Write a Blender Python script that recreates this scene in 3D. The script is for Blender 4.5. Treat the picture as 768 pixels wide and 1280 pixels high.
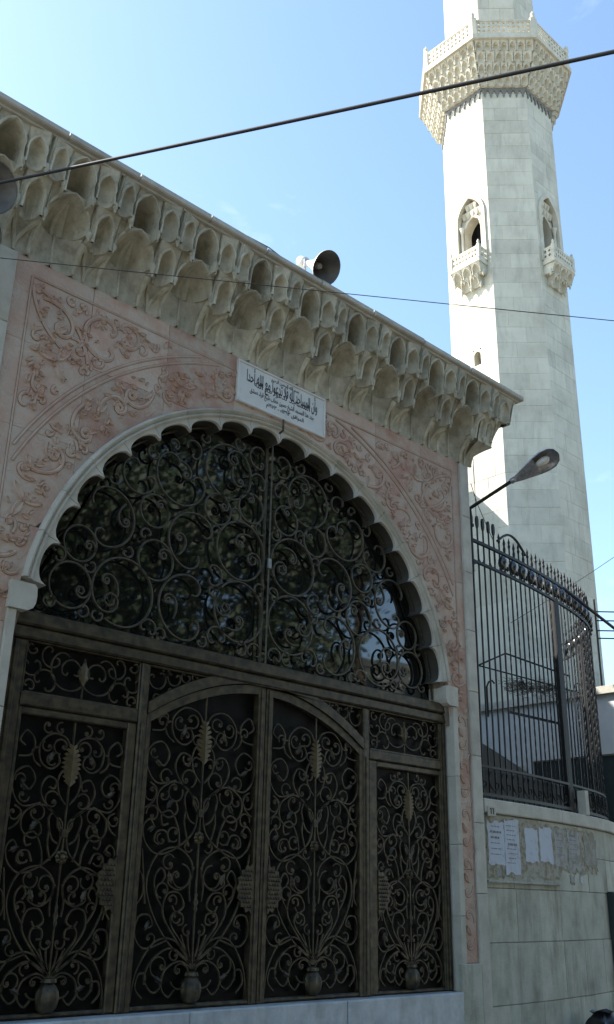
import bpy, math, random
from mathutils import Vector, Matrix
random.seed(7)
S = bpy.context.scene
for o in list(bpy.data.objects): bpy.data.objects.remove(o)
PI = math.pi
rad = math.radians

# ------------------------------------------------------------------ camera
cam_d = bpy.data.cameras.new('camera'); cam = bpy.data.objects.new('camera', cam_d)
S.collection.objects.link(cam)
cam_d.sensor_fit = 'VERTICAL'; cam_d.sensor_height = 36.0; cam_d.lens = 1217 / 1280 * 36
cam_d.clip_start = 0.05; cam_d.clip_end = 3000
RM = Matrix(((0.72622203, -0.26800722, -0.6330669), (-0.68720788, -0.2580654, -0.67907848), (0.01862527, 0.92821031, -0.37158946)))
cam.matrix_world = Matrix.Translation((0, -7.0, 1.6)) @ RM.to_4x4()
S.camera = cam

# ------------------------------------------------------------------ light
SUN_AZ, SUN_EL = 125.0, 44.0
sv = Vector((math.cos(rad(SUN_AZ)) * math.cos(rad(SUN_EL)), math.sin(rad(SUN_AZ)) * math.cos(rad(SUN_EL)), math.sin(rad(SUN_EL))))
sun_d = bpy.data.lights.new('sun', 'SUN'); sun_d.energy = 4.9; sun_d.angle = rad(0.53); sun_d.color = (1.0, 0.95, 0.87)
sun = bpy.data.objects.new('sun', sun_d); S.collection.objects.link(sun)
sun.rotation_euler = sv.to_track_quat('Z', 'Y').to_euler(); sun.location = (-10, 20, 30)
W = bpy.data.worlds.new('World'); S.world = W; W.use_nodes = True
wn = W.node_tree.nodes; wl = W.node_tree.links; wn.clear()
sky = wn.new('ShaderNodeTexSky'); sky.sky_type = 'NISHITA'; sky.sun_disc = False
sky.sun_elevation = rad(SUN_EL); sky.sun_rotation = rad(90 - SUN_AZ)
sky.air_density = 1.0; sky.dust_density = 0.9; sky.ozone_density = 0.6
bg = wn.new('ShaderNodeBackground'); bg.inputs[1].default_value = 0.135
wo = wn.new('ShaderNodeOutputWorld')
tint = wn.new('ShaderNodeMixRGB'); tint.blend_type = 'MULTIPLY'; tint.inputs[0].default_value = 1.0; tint.inputs[2].default_value = (0.95, 1.02, 0.99, 1)
wl.new(sky.outputs[0], tint.inputs[1]); tcw = wn.new('ShaderNodeTexCoord'); mpw = wn.new('ShaderNodeMapping'); mpw.inputs['Scale'].default_value = (2.2, 2.2, 5.0); wl.new(tcw.outputs['Generated'], mpw.inputs['Vector'])
nzw = wn.new('ShaderNodeTexNoise'); nzw.inputs['Scale'].default_value = 2.1; nzw.inputs['Detail'].default_value = 9; nzw.inputs['Roughness'].default_value = 0.62; nzw.inputs['Distortion'].default_value = 0.6; wl.new(mpw.outputs[0], nzw.inputs['Vector'])
rpw = wn.new('ShaderNodeValToRGB'); rpw.color_ramp.elements[0].position = 0.60; rpw.color_ramp.elements[1].position = 0.82; rpw.color_ramp.elements[1].color = (0.16, 0.16, 0.16, 1); wl.new(nzw.outputs['Fac'], rpw.inputs[0])
cwm = wn.new('ShaderNodeMixRGB'); cwm.inputs[2].default_value = (7.5, 8.0, 8.3, 1); wl.new(rpw.outputs[0], cwm.inputs[0]); wl.new(tint.outputs[0], cwm.inputs[1])
wl.new(cwm.outputs[0], bg.inputs[0]); wl.new(bg.outputs[0], wo.inputs[0])
S.view_settings.view_transform = 'Standard'; S.view_settings.look = 'None'
S.view_settings.gamma = 1.0; S.view_settings.use_curve_mapping = False
S.view_settings.exposure = 1.48
S.cycles.max_bounces = 6; S.cycles.diffuse_bounces = 4; S.cycles.glossy_bounces = 3

# ------------------------------------------------------------------ helpers
def link(o): S.collection.objects.link(o); return o
def tag(o, label=None, cat=None, group=None, kind=None):
    if label: o['label'] = label
    if cat: o['category'] = cat
    if group: o['group'] = group
    if kind: o['kind'] = kind
    return o
def empty(name, loc=(0, 0, 0), rz=0, parent=None):
    o = bpy.data.objects.new(name, None); link(o); o.location = loc; o.rotation_euler = (0, 0, rz)
    o.empty_display_size = 0.1; o.parent = parent
    return o

class MB:
    def __init__(s): s.v = []; s.f = []
    def add(s, vs, fs):
        n = len(s.v); s.v.extend([tuple(p) for p in vs]); s.f.extend([tuple(i + n for i in f) for f in fs]); return s
    def box(s, x0, x1, y0, y1, z0, z1):
        return s.add([(x0, y0, z0), (x1, y0, z0), (x1, y1, z0), (x0, y1, z0), (x0, y0, z1), (x1, y0, z1), (x1, y1, z1), (x0, y1, z1)],
                     [(3, 2, 1, 0), (4, 5, 6, 7), (0, 1, 5, 4), (1, 2, 6, 5), (2, 3, 7, 6), (3, 0, 4, 7)])
    def block(s, x0, x1, yf, yb, z0, z1, c=0.008):
        # stone with chamfered front edges, front at yf (towards -y)
        v = [(x0, yb, z0), (x1, yb, z0), (x1, yb, z1), (x0, yb, z1), (x0, yf + c, z0), (x1, yf + c, z0), (x1, yf + c, z1), (x0, yf + c, z1),
             (x0 + c, yf, z0 + c), (x1 - c, yf, z0 + c), (x1 - c, yf, z1 - c), (x0 + c, yf, z1 - c)]
        f = [(8, 9, 10, 11), (0, 1, 5, 4), (1, 2, 6, 5), (2, 3, 7, 6), (3, 0, 4, 7), (4, 5, 9, 8), (5, 6, 10, 9), (6, 7, 11, 10), (7, 4, 8, 11), (3, 2, 1, 0)]
        return s.add(v, f)
    def prism(s, poly, y0, y1):
        n = len(poly)
        v = [(x, y0, z) for x, z in poly] + [(x, y1, z) for x, z in poly]
        f = [tuple(range(n)), tuple(range(2 * n - 1, n - 1, -1))] + [(i, (i + n), (i + 1) % n + n, (i + 1) % n) for i in range(n)]
        return s.add(v, f)
    def prismz(s, poly, z0, z1):
        n = len(poly)
        v = [(x, y, z0) for x, y in poly] + [(x, y, z1) for x, y in poly]
        f = [tuple(range(n - 1, -1, -1)), tuple(range(n, 2 * n))] + [(i, (i + 1) % n, (i + 1) % n + n, i + n) for i in range(n)]
        return s.add(v, f)
    def tube(s, path, r, n=6, r2=None, caps=True, sq=1.0, up=None):
        P = [Vector(p) for p in path]; m = len(P); vs = []
        if m < 2: return s
        T = []
        for i in range(m):
            t = P[min(i + 1, m - 1)] - P[max(i - 1, 0)]
            T.append(t.normalized() if t.length > 1e-9 else (T[-1] if T else Vector((0, 0, 1))))
        u = Vector(up) if up else (Vector((0, 1, 0)) if abs(T[0].y) < 0.9 else Vector((1, 0, 0)))
        for i in range(m):
            a = u - T[i] * u.dot(T[i])
            if a.length < 1e-6: a = T[i].orthogonal()
            a.normalize(); b = T[i].cross(a)
            if not up: u = a
            k = r if r2 is None else r + (r2 - r) * i / (m - 1)
            if callable(r): k = r(i / (m - 1))
            for j in range(n):
                an = 2 * PI * (j + 0.5) / n
                vs.append(P[i] + a * (math.cos(an) * k * sq) + b * (math.sin(an) * k))
        fs = []
        for i in range(m - 1):
            for j in range(n):
                j2 = (j + 1) % n
                fs.append((i * n + j, i * n + j2, (i + 1) * n + j2, (i + 1) * n + j))
        if caps: fs.append(tuple(range(n - 1, -1, -1))); fs.append(tuple(range((m - 1) * n, m * n)))
        return s.add(vs, fs)
    def lathe(s, prof, n=12, c=(0, 0, 0), mat=None, flute=0, fk=8):
        vs = []; m = len(prof)
        for r, z in prof:
            for j in range(n):
                a = 2 * PI * j / n
                rr = r * (1 + flute * math.cos(fk * a))
                p = Vector((rr * math.cos(a), rr * math.sin(a), z))
                if mat: p = mat @ p
                vs.append(p + Vector(c))
        fs = [(i * n + j, i * n + (j + 1) % n, (i + 1) * n + (j + 1) % n, (i + 1) * n + j) for i in range(m - 1) for j in range(n)]
        fs.append(tuple(range(n - 1, -1, -1))); fs.append(tuple(range((m - 1) * n, m * n)))
        return s.add(vs, fs)
    def grid(s, rows):
        m = len(rows); n = len(rows[0])
        return s.add([p for r in rows for p in r], [(i * n + j, i * n + j + 1, (i + 1) * n + j + 1, (i + 1) * n + j) for i in range(m - 1) for j in range(n - 1)])
    def mesh(s, name, mat, smooth=False, flip=False):
        me = bpy.data.meshes.new(name); me.from_pydata(s.v, [], s.f)
        if flip: me.flip_normals()
        me.materials.append(mat)
        if smooth is not False:
            me.polygons.foreach_set('use_smooth', [True] * len(me.polygons))
            if smooth is not True: me.set_sharp_from_angle(angle=rad(smooth))
        me.update(); return me
    def build(s, name, mat, parent=None, smooth=False):
        o = bpy.data.objects.new(name, s.mesh(name, mat, smooth)); link(o); o.parent = parent; return o

def inst(name, me, parent=None, loc=(0, 0, 0), rot=(0, 0, 0), sc=(1, 1, 1)):
    o = bpy.data.objects.new(name, me); link(o); o.parent = parent; o.location = loc; o.rotation_euler = rot; o.scale = sc; return o

# ------------------------------------------------------------------ materials
def new_mat(name):
    m = bpy.data.materials.new(name); m.use_nodes = True; n = m.node_tree.nodes; b = n['Principled BSDF']; return m, n, m.node_tree.links, b
def stone(name, cols, scale=3.0, rough=0.85, bump=0.3, fine=40, rnd=0.12, stain=None, stain_amt=0.5, streak=True, alt=None, alt_amt=0.6, mid=0.0):
    """mottled stone: cols = list of (pos, rgb); world-space noise so that copies differ; random value per block"""
    m, n, l, b = new_mat(name)
    geo = n.new('ShaderNodeNewGeometry'); oi = n.new('ShaderNodeObjectInfo')
    t = n.new('ShaderNodeTexNoise'); t.inputs['Scale'].default_value = scale; t.inputs['Detail'].default_value = 8; t.inputs['Roughness'].default_value = 0.62
    l.new(geo.outputs['Position'], t.inputs['Vector'])
    r = n.new('ShaderNodeValToRGB'); e = r.color_ramp.elements
    while len(e) < len(cols): e.new(0.5)
    for i, (p, c) in enumerate(cols): e[i].position = p; e[i].color = (*c, 1)
    l.new(t.outputs['Fac'], r.inputs[0])
    col = r.outputs[0]
    if stain:
        t2 = n.new('ShaderNodeTexNoise'); t2.inputs['Scale'].default_value = 2.2; t2.inputs['Detail'].default_value = 10; t2.inputs['Roughness'].default_value = 0.7
        mp = n.new('ShaderNodeMapping'); mp.inputs['Scale'].default_value = (2.0, 2.0, 0.45 if streak else 2.0)
        l.new(geo.outputs['Position'], mp.inputs['Vector']); l.new(mp.outputs[0], t2.inputs['Vector'])
        r2 = n.new('ShaderNodeValToRGB'); r2.color_ramp.elements[0].position = 0.48; r2.color_ramp.elements[1].position = 0.72
        l.new(t2.outputs['Fac'], r2.inputs[0])
        mu = n.new('ShaderNodeMath'); mu.operation = 'MULTIPLY'; mu.inputs[1].default_value = stain_amt; l.new(r2.outputs[0], mu.inputs[0])
        mx = n.new('ShaderNodeMixRGB'); mx.inputs[2].default_value = (*stain, 1); l.new(mu.outputs[0], mx.inputs[0]); l.new(col, mx.inputs[1]); col = mx.outputs[0]
    if alt:
        ml = n.new('ShaderNodeMath'); ml.operation = 'MULTIPLY'; ml.inputs[1].default_value = 7.31; l.new(oi.outputs['Random'], ml.inputs[0])
        fr = n.new('ShaderNodeMath'); fr.operation = 'FRACT'; l.new(ml.outputs[0], fr.inputs[0])
        m3 = n.new('ShaderNodeMath'); m3.operation = 'MULTIPLY'; m3.inputs[1].default_value = alt_amt; l.new(fr.outputs[0], m3.inputs[0])
        mx3 = n.new('ShaderNodeMixRGB'); mx3.inputs[2].default_value = (*alt, 1); l.new(m3.outputs[0], mx3.inputs[0]); l.new(col, mx3.inputs[1]); col = mx3.outputs[0]
    mr = n.new('ShaderNodeMapRange'); mr.inputs['To Min'].default_value = 1 - rnd; mr.inputs['To Max'].default_value = 1 + rnd
    l.new(oi.outputs['Random'], mr.inputs['Value'])
    hs = n.new('ShaderNodeHueSaturation'); l.new(mr.outputs[0], hs.inputs['Value']); l.new(col, hs.inputs['Color'])
    l.new(hs.outputs[0], b.inputs['Base Color'])
    b.inputs['Roughness'].default_value = rough
    t3 = n.new('ShaderNodeTexNoise'); t3.inputs['Scale'].default_value = fine; t3.inputs['Detail'].default_value = 6
    l.new(geo.outputs['Position'], t3.inputs['Vector'])
    bp = n.new('ShaderNodeBump'); bp.inputs['Strength'].default_value = bump; bp.inputs['Distance'].default_value = 0.01
    l.new(t3.outputs['Fac'], bp.inputs['Height']); nrm = bp.outputs[0]
    if mid:
        t4 = n.new('ShaderNodeTexNoise'); t4.inputs['Scale'].default_value = 9; t4.inputs['Detail'].default_value = 3; t4.inputs['Distortion'].default_value = 1.6
        l.new(geo.outputs['Position'], t4.inputs['Vector'])
        b4 = n.new('ShaderNodeBump'); b4.inputs['Strength'].default_value = mid; b4.inputs['Distance'].default_value = 0.03
        l.new(t4.outputs['Fac'], b4.inputs['Height']); l.new(nrm, b4.inputs['Normal']); nrm = b4.outputs[0]
    l.new(nrm, b.inputs['Normal'])
    return m
def plain(name, rgb, rough=0.6, metal=0.0, var=0.25, scale=12, bump=0.1, spec=0.5, second=None):
    m, n, l, b = new_mat(name)
    geo = n.new('ShaderNodeNewGeometry')
    t = n.new('ShaderNodeTexNoise'); t.inputs['Scale'].default_value = scale; t.inputs['Detail'].default_value = 6
    l.new(geo.outputs['Position'], t.inputs['Vector'])
    r = n.new('ShaderNodeValToRGB'); e = r.color_ramp.elements
    e[0].position = 0.35; e[1].position = 0.68
    s2 = second or tuple(min(1, c * (1 + var)) for c in rgb)
    e[0].color = (*[c * (1 - var) for c in rgb], 1); e[1].color = (*s2, 1)
    l.new(t.outputs['Fac'], r.inputs[0]); l.new(r.outputs[0], b.inputs['Base Color'])
    b.inputs['Roughness'].default_value = rough; b.inputs['Metallic'].default_value = metal; b.inputs['Specular IOR Level'].default_value = spec
    if bump:
        bp = n.new('ShaderNodeBump'); bp.inputs['Strength'].default_value = bump; bp.inputs['Distance'].default_value = 0.005
        l.new(t.outputs['Fac'], bp.inputs['Height']); l.new(bp.outputs[0], b.inputs['Normal'])
    return m
M = {}
M['pink'] = stone('pink_stone', [(0.32, (0.38, 0.20, 0.14)), (0.44, (0.47, 0.29, 0.22)), (0.53, (0.50, 0.385, 0.305)), (0.66, (0.53, 0.465, 0.395))], scale=2.6, bump=0.6, fine=24, rnd=0.10, stain=(0.28, 0.225, 0.17), stain_amt=0.4, alt=(0.50, 0.41, 0.335), alt_amt=0.6, mid=0.5)
M['pink_carved'] = stone('pink_carved_stone', [(0.32, (0.42, 0.265, 0.20)), (0.44, (0.48, 0.33, 0.255)), (0.55, (0.51, 0.385, 0.305)), (0.70, (0.53, 0.435, 0.355))], scale=2.6, bump=0.6, fine=24, rnd=0.03, stain=(0.28, 0.225, 0.17), stain_amt=0.4)
M['white'] = stone('pale_limestone', [(0.3, (0.39, 0.37, 0.31)), (0.55, (0.51, 0.49, 0.42)), (0.75, (0.57, 0.55, 0.48))], scale=4, bump=0.25, rnd=0.06, stain=(0.33, 0.30, 0.23), stain_amt=0.35)
M['cornice'] = stone('cornice_stone', [(0.32, (0.33, 0.305, 0.225)), (0.46, (0.46, 0.435, 0.335)), (0.68, (0.58, 0.555, 0.45))], scale=9, bump=0.45, fine=40, rnd=0.16, stain=(0.14, 0.12, 0.08), stain_amt=0.5)
M['coping'] = stone('coping_stone', [(0.3, (0.40, 0.38, 0.32)), (0.7, (0.55, 0.53, 0.46))], scale=5, bump=0.3, rnd=0.08, stain=(0.25, 0.22, 0.17), stain_amt=0.4)
M['tower'] = stone('minaret_limestone', [(0.3, (0.46, 0.43, 0.345)), (0.5, (0.56, 0.53, 0.435)), (0.72, (0.62, 0.59, 0.49))], scale=1.3, bump=0.25, fine=18, rnd=0.08, stain=(0.31, 0.30, 0.26), stain_amt=0.55)
M['tower_trim'] = stone('minaret_carved_limestone', [(0.3, (0.50, 0.46, 0.36)), (0.7, (0.68, 0.64, 0.54))], scale=3, bump=0.2, rnd=0.06, stain=(0.40, 0.34, 0.23), stain_amt=0.5)
M['wallstone'] = stone('boundary_wall_stone', [(0.3, (0.30, 0.305, 0.245)), (0.5, (0.41, 0.412, 0.34)), (0.72, (0.49, 0.49, 0.415))], scale=3, bump=0.35, rnd=0.10, stain=(0.15, 0.135, 0.09), stain_amt=0.7)
M['marble'] = stone('grey_marble', [(0.35, (0.33, 0.36, 0.38)), (0.6, (0.46, 0.49, 0.50))], scale=6, rough=0.45, bump=0.1, rnd=0.05, stain=(0.20, 0.19, 0.16), stain_amt=0.6)
M['soffit'] = stone('shaded_soffit_stone', [(0.3, (0.035, 0.034, 0.027)), (0.7, (0.07, 0.067, 0.052))], scale=5, bump=0.3, rnd=0.05)  # arch underside: its shade is put into this dark stone colour
M['frieze_stone'] = stone('grey_frieze_stone', [(0.3, (0.15, 0.145, 0.13)), (0.7, (0.22, 0.215, 0.20))], scale=5, bump=0.2, rnd=0.05)  # pendant frieze, a darker grey than the shaft stone
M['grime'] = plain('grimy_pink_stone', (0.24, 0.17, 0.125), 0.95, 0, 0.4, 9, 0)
M['core'] = plain('mortar_dark', (0.22, 0.19, 0.15), 0.95)
M['iron'] = plain('bronze_painted_iron', (0.036, 0.030, 0.017), 0.5, 0.3, 0.35, 14, 0.25, second=(0.085, 0.066, 0.036))
M['iron_leaf'] = plain('gilded_iron_leaf', (0.075, 0.058, 0.026), 0.5, 0.3, 0.3, 25, 0.1)
M['grille'] = plain('dark_wrought_iron', (0.085, 0.076, 0.052), 0.5, 0.35, 0.35, 25, 0.1)
M['black_iron'] = plain('black_painted_iron', (0.012, 0.0125, 0.013), 0.55, 0.0, 0.4, 30, 0.1, 0.3)
M['black_sheet'] = plain('black_door_sheet', (0.006, 0.0062, 0.006), 0.5, 0.0, 0.6, 5, 0.15, 0.10)
M['steel'] = plain('galvanised_steel', (0.42, 0.42, 0.43), 0.35, 0.7, 0.2, 30, 0.05)
M['horn'] = plain('grey_horn_paint', (0.52, 0.52, 0.50), 0.45, 0.1, 0.12, 20, 0.0)
M['horn_in'] = plain('horn_inside_dark', (0.13, 0.125, 0.115), 0.5, 0.1, 0.25, 12, 0.0)
M['cable'] = plain('black_cable_rubber', (0.025, 0.024, 0.023), 0.6, 0.0, 0.2, 10, 0)
M['lampglass'] = plain('lamp_bulb_glass', (0.70, 0.70, 0.66), 0.2, 0, 0.05, 5, 0)
M['plaque'] = plain('white_marble_plaque', (0.66, 0.66, 0.62), 0.35, 0, 0.06, 6, 0.02)
M['ink'] = plain('black_letter_paint', (0.012, 0.012, 0.013), 0.5, 0, 0.2, 10, 0)
M['asphalt'] = plain('dusty_stone_street', (0.145, 0.128, 0.105), 0.9, 0, 0.3, 60, 0.4)
M['paving'] = plain('pavement_concrete', (0.24, 0.23, 0.21), 0.9, 0, 0.2, 8, 0.3)
M['bark'] = plain('tree_bark', (0.10, 0.075, 0.05), 0.95, 0, 0.4, 14, 0.6)
M['leaf'] = plain('tree_leaf', (0.030, 0.048, 0.016), 0.6, 0, 0.5, 3, 0)
M['render'] = stone('pale_render', [(0.3, (0.50, 0.48, 0.42)), (0.7, (0.62, 0.60, 0.54))], scale=2, bump=0.2, rnd=0.04)
M['annex'] = stone('annex_white_render', [(0.3, (0.52, 0.53, 0.52)), (0.7, (0.63, 0.64, 0.63))], scale=3, bump=0.1, rnd=0.04)
M['darkglass'] = plain('dark_window_glass', (0.012, 0.014, 0.016), 0.06, 0, 0.1, 2, 0)
M['bag'] = plain('black_plastic_bag', (0.013, 0.013, 0.014), 0.28, 0, 0.3, 14, 0.5)
M['greendoor'] = plain('dark_green_metal', (0.022, 0.034, 0.036), 0.4, 0.2, 0.3, 8, 0.05)
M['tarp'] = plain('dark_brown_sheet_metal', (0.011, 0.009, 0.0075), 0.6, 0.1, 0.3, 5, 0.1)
M['twig'] = plain('dry_vine_twigs', (0.13, 0.10, 0.065), 0.9, 0, 0.4, 12, 0.2)
def glass_mat():
    m, n, l, b = new_mat('reflecting_window_glass')
    b.inputs['Base Color'].default_value = (0.006, 0.007, 0.007, 1); b.inputs['Roughness'].default_value = 0.03; b.inputs['IOR'].default_value = 1.85
    geo = n.new('ShaderNodeNewGeometry'); t = n.new('ShaderNodeTexNoise'); t.inputs['Scale'].default_value = 1.3; t.inputs['Detail'].default_value = 1
    l.new(geo.outputs['Position'], t.inputs['Vector'])
    bp = n.new('ShaderNodeBump'); bp.inputs['Strength'].default_value = 0.03; bp.inputs['Distance'].default_value = 0.05
    l.new(t.outputs['Fac'], bp.inputs['Height']); l.new(bp.outputs[0], b.inputs['Normal'])
    return m
M['glass'] = glass_mat()
def paper(name, base, dark, amt):
    m, n, l, b = new_mat(name)
    geo = n.new('ShaderNodeNewGeometry')
    t = n.new('ShaderNodeTexNoise'); t.inputs['Scale'].default_value = 11; t.inputs['Detail'].default_value = 8; t.inputs['Roughness'].default_value = 0.7
    l.new(geo.outputs['Position'], t.inputs['Vector'])
    r = n.new('ShaderNodeValToRGB'); r.color_ramp.elements[0].position = amt; r.color_ramp.elements[1].position = amt + 0.12
    r.color_ramp.elements[0].color = (*dark, 1); r.color_ramp.elements[1].color = (*base, 1)
    l.new(t.outputs['Fac'], r.inputs[0]); l.new(r.outputs[0], b.inputs['Base Color']); b.inputs['Roughness'].default_value = 0.9
    return m
M['paper_white'] = paper('white_paper', (0.50, 0.54, 0.60), (0.40, 0.42, 0.44), 0.34)
M['paper_old'] = paper('weathered_paper', (0.36, 0.37, 0.36), (0.27, 0.25, 0.20), 0.42)
M['paper_rag'] = paper('torn_paper_residue', (0.31, 0.31, 0.28), (0.24, 0.22, 0.17), 0.47)
M['paste'] = paper('paste_residue', (0.36, 0.345, 0.28), (0.22, 0.195, 0.13), 0.43)
M['print'] = plain('printed_grey', (0.22, 0.23, 0.26), 0.9, 0, 0.2, 30, 0)

# ------------------------------------------------------------------ curves used for ironwork and carving
def integ(L, kfun, n, x=0., z=0., h=0.):
    pts = [(x, z)]; ds = L / n
    for i in range(n):
        h += kfun((i + 0.5) / n) * ds; x += math.cos(h) * ds; z += math.sin(h) * ds; pts.append((x, z))
    return pts
def c_scroll(t1=1.25, t2=1.0, n=44, kind='C'):
    """volute at both ends of an arc; normalised to fit a unit circle around its middle"""
    def k(s):
        e = abs(2 * s - 1)
        base = 2.6 + (30 * t1 * max(0, e - 0.42) ** 2.0 if s < 0.5 else 30 * t2 * max(0, e - 0.42) ** 2.0)
        return base * (1 if kind == 'C' or s < 0.5 else -1)
    p = integ(2.0, k, n)
    xs = [a for a, b in p]; zs = [b for a, b in p]
    cx, cz = (min(xs) + max(xs)) / 2, (min(zs) + max(zs)) / 2
    r = max(math.hypot(a - cx, b - cz) for a, b in p)
    return [((a - cx) / r, (b - cz) / r) for a, b in p]
def spiral(turns=1.6, tail=0.9, n=30):
    p = integ(2.0, lambda s: 1.2 + 9.5 * turns * s ** 2.2, n)
    xs = [a for a, b in p]; zs = [b for a, b in p]
    cx, cz = (min(xs) + max(xs)) / 2, (min(zs) + max(zs)) / 2
    r = max(math.hypot(a - cx, b - cz) for a, b in p)
    return [((a - cx) / r, (b - cz) / r) for a, b in p]
def catmull(pts, per=6):
    P = [Vector((p[0], p[1])) for p in pts]; out = []
    for i in range(len(P) - 1):
        p0 = P[max(i - 1, 0)]; p1 = P[i]; p2 = P[i + 1]; p3 = P[min(i + 2, len(P) - 1)]
        for k in range(per):
            t = k / per
            out.append(0.5 * ((2 * p1) + (p2 - p0) * t + (2 * p0 - 5 * p1 + 4 * p2 - p3) * t * t + (3 * p1 - p0 - 3 * p2 + p3) * t ** 3))
    out.append(P[-1]); return [(p.x, p.y) for p in out]
def xf(pts, cx, cz, r, ang=0., mir=1):
    c, s = math.cos(ang), math.sin(ang)
    return [(cx + mir * r * (x * c - z * s), cz + r * (x * s + z * c)) for x, z in pts]
def pack(inside, x0, x1, z0, z1, radii, tries, gap=0.97, seed=1, fixed=()):
    rnd = random.Random(seed); C = list(fixed)
    for r in radii:
        for _ in range(tries):
            x, z = rnd.uniform(x0, x1), rnd.uniform(z0, z1)
            if inside(x, z, r) and all((x - a) ** 2 + (z - b) ** 2 > ((r + q) * gap) ** 2 for a, b, q in C): C.append((x, z, r))
    return C
def pointed(a, zs, za, n=7):
    """outline of a pointed arch from left foot over the apex to the right foot"""
    L = [(-a, 0.0)]; c = 1.25 * a; ro = a + c; th = math.acos(c / ro); hh = math.sqrt(ro * ro - c * c)
    for i in range(n + 1):
        t = th * i / n; L.append((c - ro * math.cos(t), zs + (za - zs) * ro * math.sin(t) / hh))
    L[-1] = (0.0, za)
    return L + [(-x, z) for x, z in L[-2::-1]]

# ------------------------------------------------------------------ ground
m = MB(); m.add([(-400, -400, 0), (400, -400, 0), (400, 400, 0), (-400, 400, 0)], [(0, 1, 2, 3)])
tag(m.build('street', M['asphalt']), kind='structure')
pv = MB()
for p0, p1 in (((-6, -1.5), (9.0, -1.5)), ((9.0, -1.5), (12.6, -1.1)), ((12.6, -1.1), (16.5, 0.3))):
    dx, dy = p1[0] - p0[0], p1[1] - p0[1]; L = math.hypot(dx, dy); nx, ny = -dy / L, dx / L
    d = 1.6
    pv.prismz([p0, p1, (p1[0] + nx * d, p1[1] + ny * d), (p0[0] + nx * d, p0[1] + ny * d)], 0.0, 0.14)
tag(pv.build('pavement', M['paving']), kind='structure')

# ================================================================== GATE BUILDING
AX, AZ = 6.10, 3.59            # centre of the arch
XL, XR = 2.97, 9.15            # pink field
ZB, ZT = 1.03, 6.88
OL, OR = 3.40, 8.84            # door opening
RO = 2.73
BX1 = 9.32
g = empty('gate_building', (6.1, 0, 0)); GI = Matrix.Translation((-6.1, 0, 0))
def gpart(mb, name, mat, smooth=False, parent=None):
    o = mb.build(name, mat, None, smooth)
    o.parent = parent or g
    if o.parent is g: o.matrix_parent_inverse = GI
    return o
def ginst(name, me, loc=(0, 0, 0), rot=(0, 0, 0), sc=(1, 1, 1), parent=None):
    o = inst(name, me, parent or g, loc, rot, sc)
    if o.parent is g: o.matrix_parent_inverse = GI
    return o
tag(g, 'pink and cream stone mosque gateway with scalloped arch and honeycomb cornice', 'building')

# masonry body behind the cladding (with the opening left free)
w = MB()
w.box(-4.0, 3.30, 0.045, 7.0, 0, 7.72); w.box(8.94, BX1 - 0.01, 0.03, 7.0, 0, 7.72)
w.box(3.30, 8.94, 0.95, 7.0, 0, 7.72)
xs = [3.30 + (8.94 - 3.30) * i / 48 for i in range(49)]
low = lambda x: AZ + math.sqrt(max(0, 2.62 ** 2 - (x - AX) ** 2)) if abs(x - AX) < 2.62 else AZ - 0.1
w.prism([(3.30, 7.72)] + [(x, low(x)) for x in xs] + [(8.94, 7.72)], 0.03, 0.95)
gpart(w, 'wall_body', M['core'])
w = MB(); w.box(-4.0, 2.70, -0.01, 0.028, 0.0, 6.86); gpart(w, 'plain_wall_stretch', M['white'])

# pink carved slabs
cols = [XL, 3.76, 4.62, 5.47, 6.75, 7.60, 8.42, XR]
rows = [ZB, 1.96, 2.80, 3.59, 4.42, 5.24, 6.05, ZT]
R_PINK = RO - 0.012
def pink_low(x):
    d = abs(x - AX)
    return AZ + math.sqrt(R_PINK ** 2 - d * d) if d < R_PINK else -9
slabs = []
for i in range(len(cols) - 1):
    for j in range(len(rows) - 1):
        x0, x1, z0, z1 = cols[i] + 0.002, cols[i + 1] - 0.002, rows[j] + 0.002, rows[j + 1] - 0.002
        yf = -0.004 * random.random()
        if z1 < 3.60:       # beside the jambs
            if x0 < 3.3: x1 = min(x1, 3.318)
            elif x1 > 8.93: x0 = max(x0, 8.922)
            if x1 > 3.4 and x0 < 8.85: continue
            mb = MB().block(x0, x1, yf, 0.03, z0, z1, 0.004)
        else:
            n = 14; top = []; bot = []
            for k in range(n + 1):
                x = x0 + (x1 - x0) * k / n; lo = max(z0, pink_low(x)) if abs(x - AX) > R_PINK or True else z0
                top.append((x, z1)); bot.append((x, min(lo, z1)))
            if all(b[1] >= z1 - 0.01 for b in bot): continue
            keep = [k for k in range(n + 1) if bot[k][1] < z1 - 0.004]
            k0, k1 = max(0, keep[0] - 1), min(n, keep[-1] + 1)
            poly = [bot[k] for k in range(k0, k1 + 1)] + [top[k1], top[k0]]
            pl = [poly[0]]
            for p in poly[1:]:
                if math.hypot(p[0] - pl[-1][0], p[1] - pl[-1][1]) > 1e-4: pl.append(p)
            if len(pl) < 3: continue
            mb = MB().prism(pl, yf, 0.03)
        slabs.append((cols[i], cols[i + 1], rows[j], rows[j + 1], gpart(mb, 'pink_slab', M['pink'])))

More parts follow.
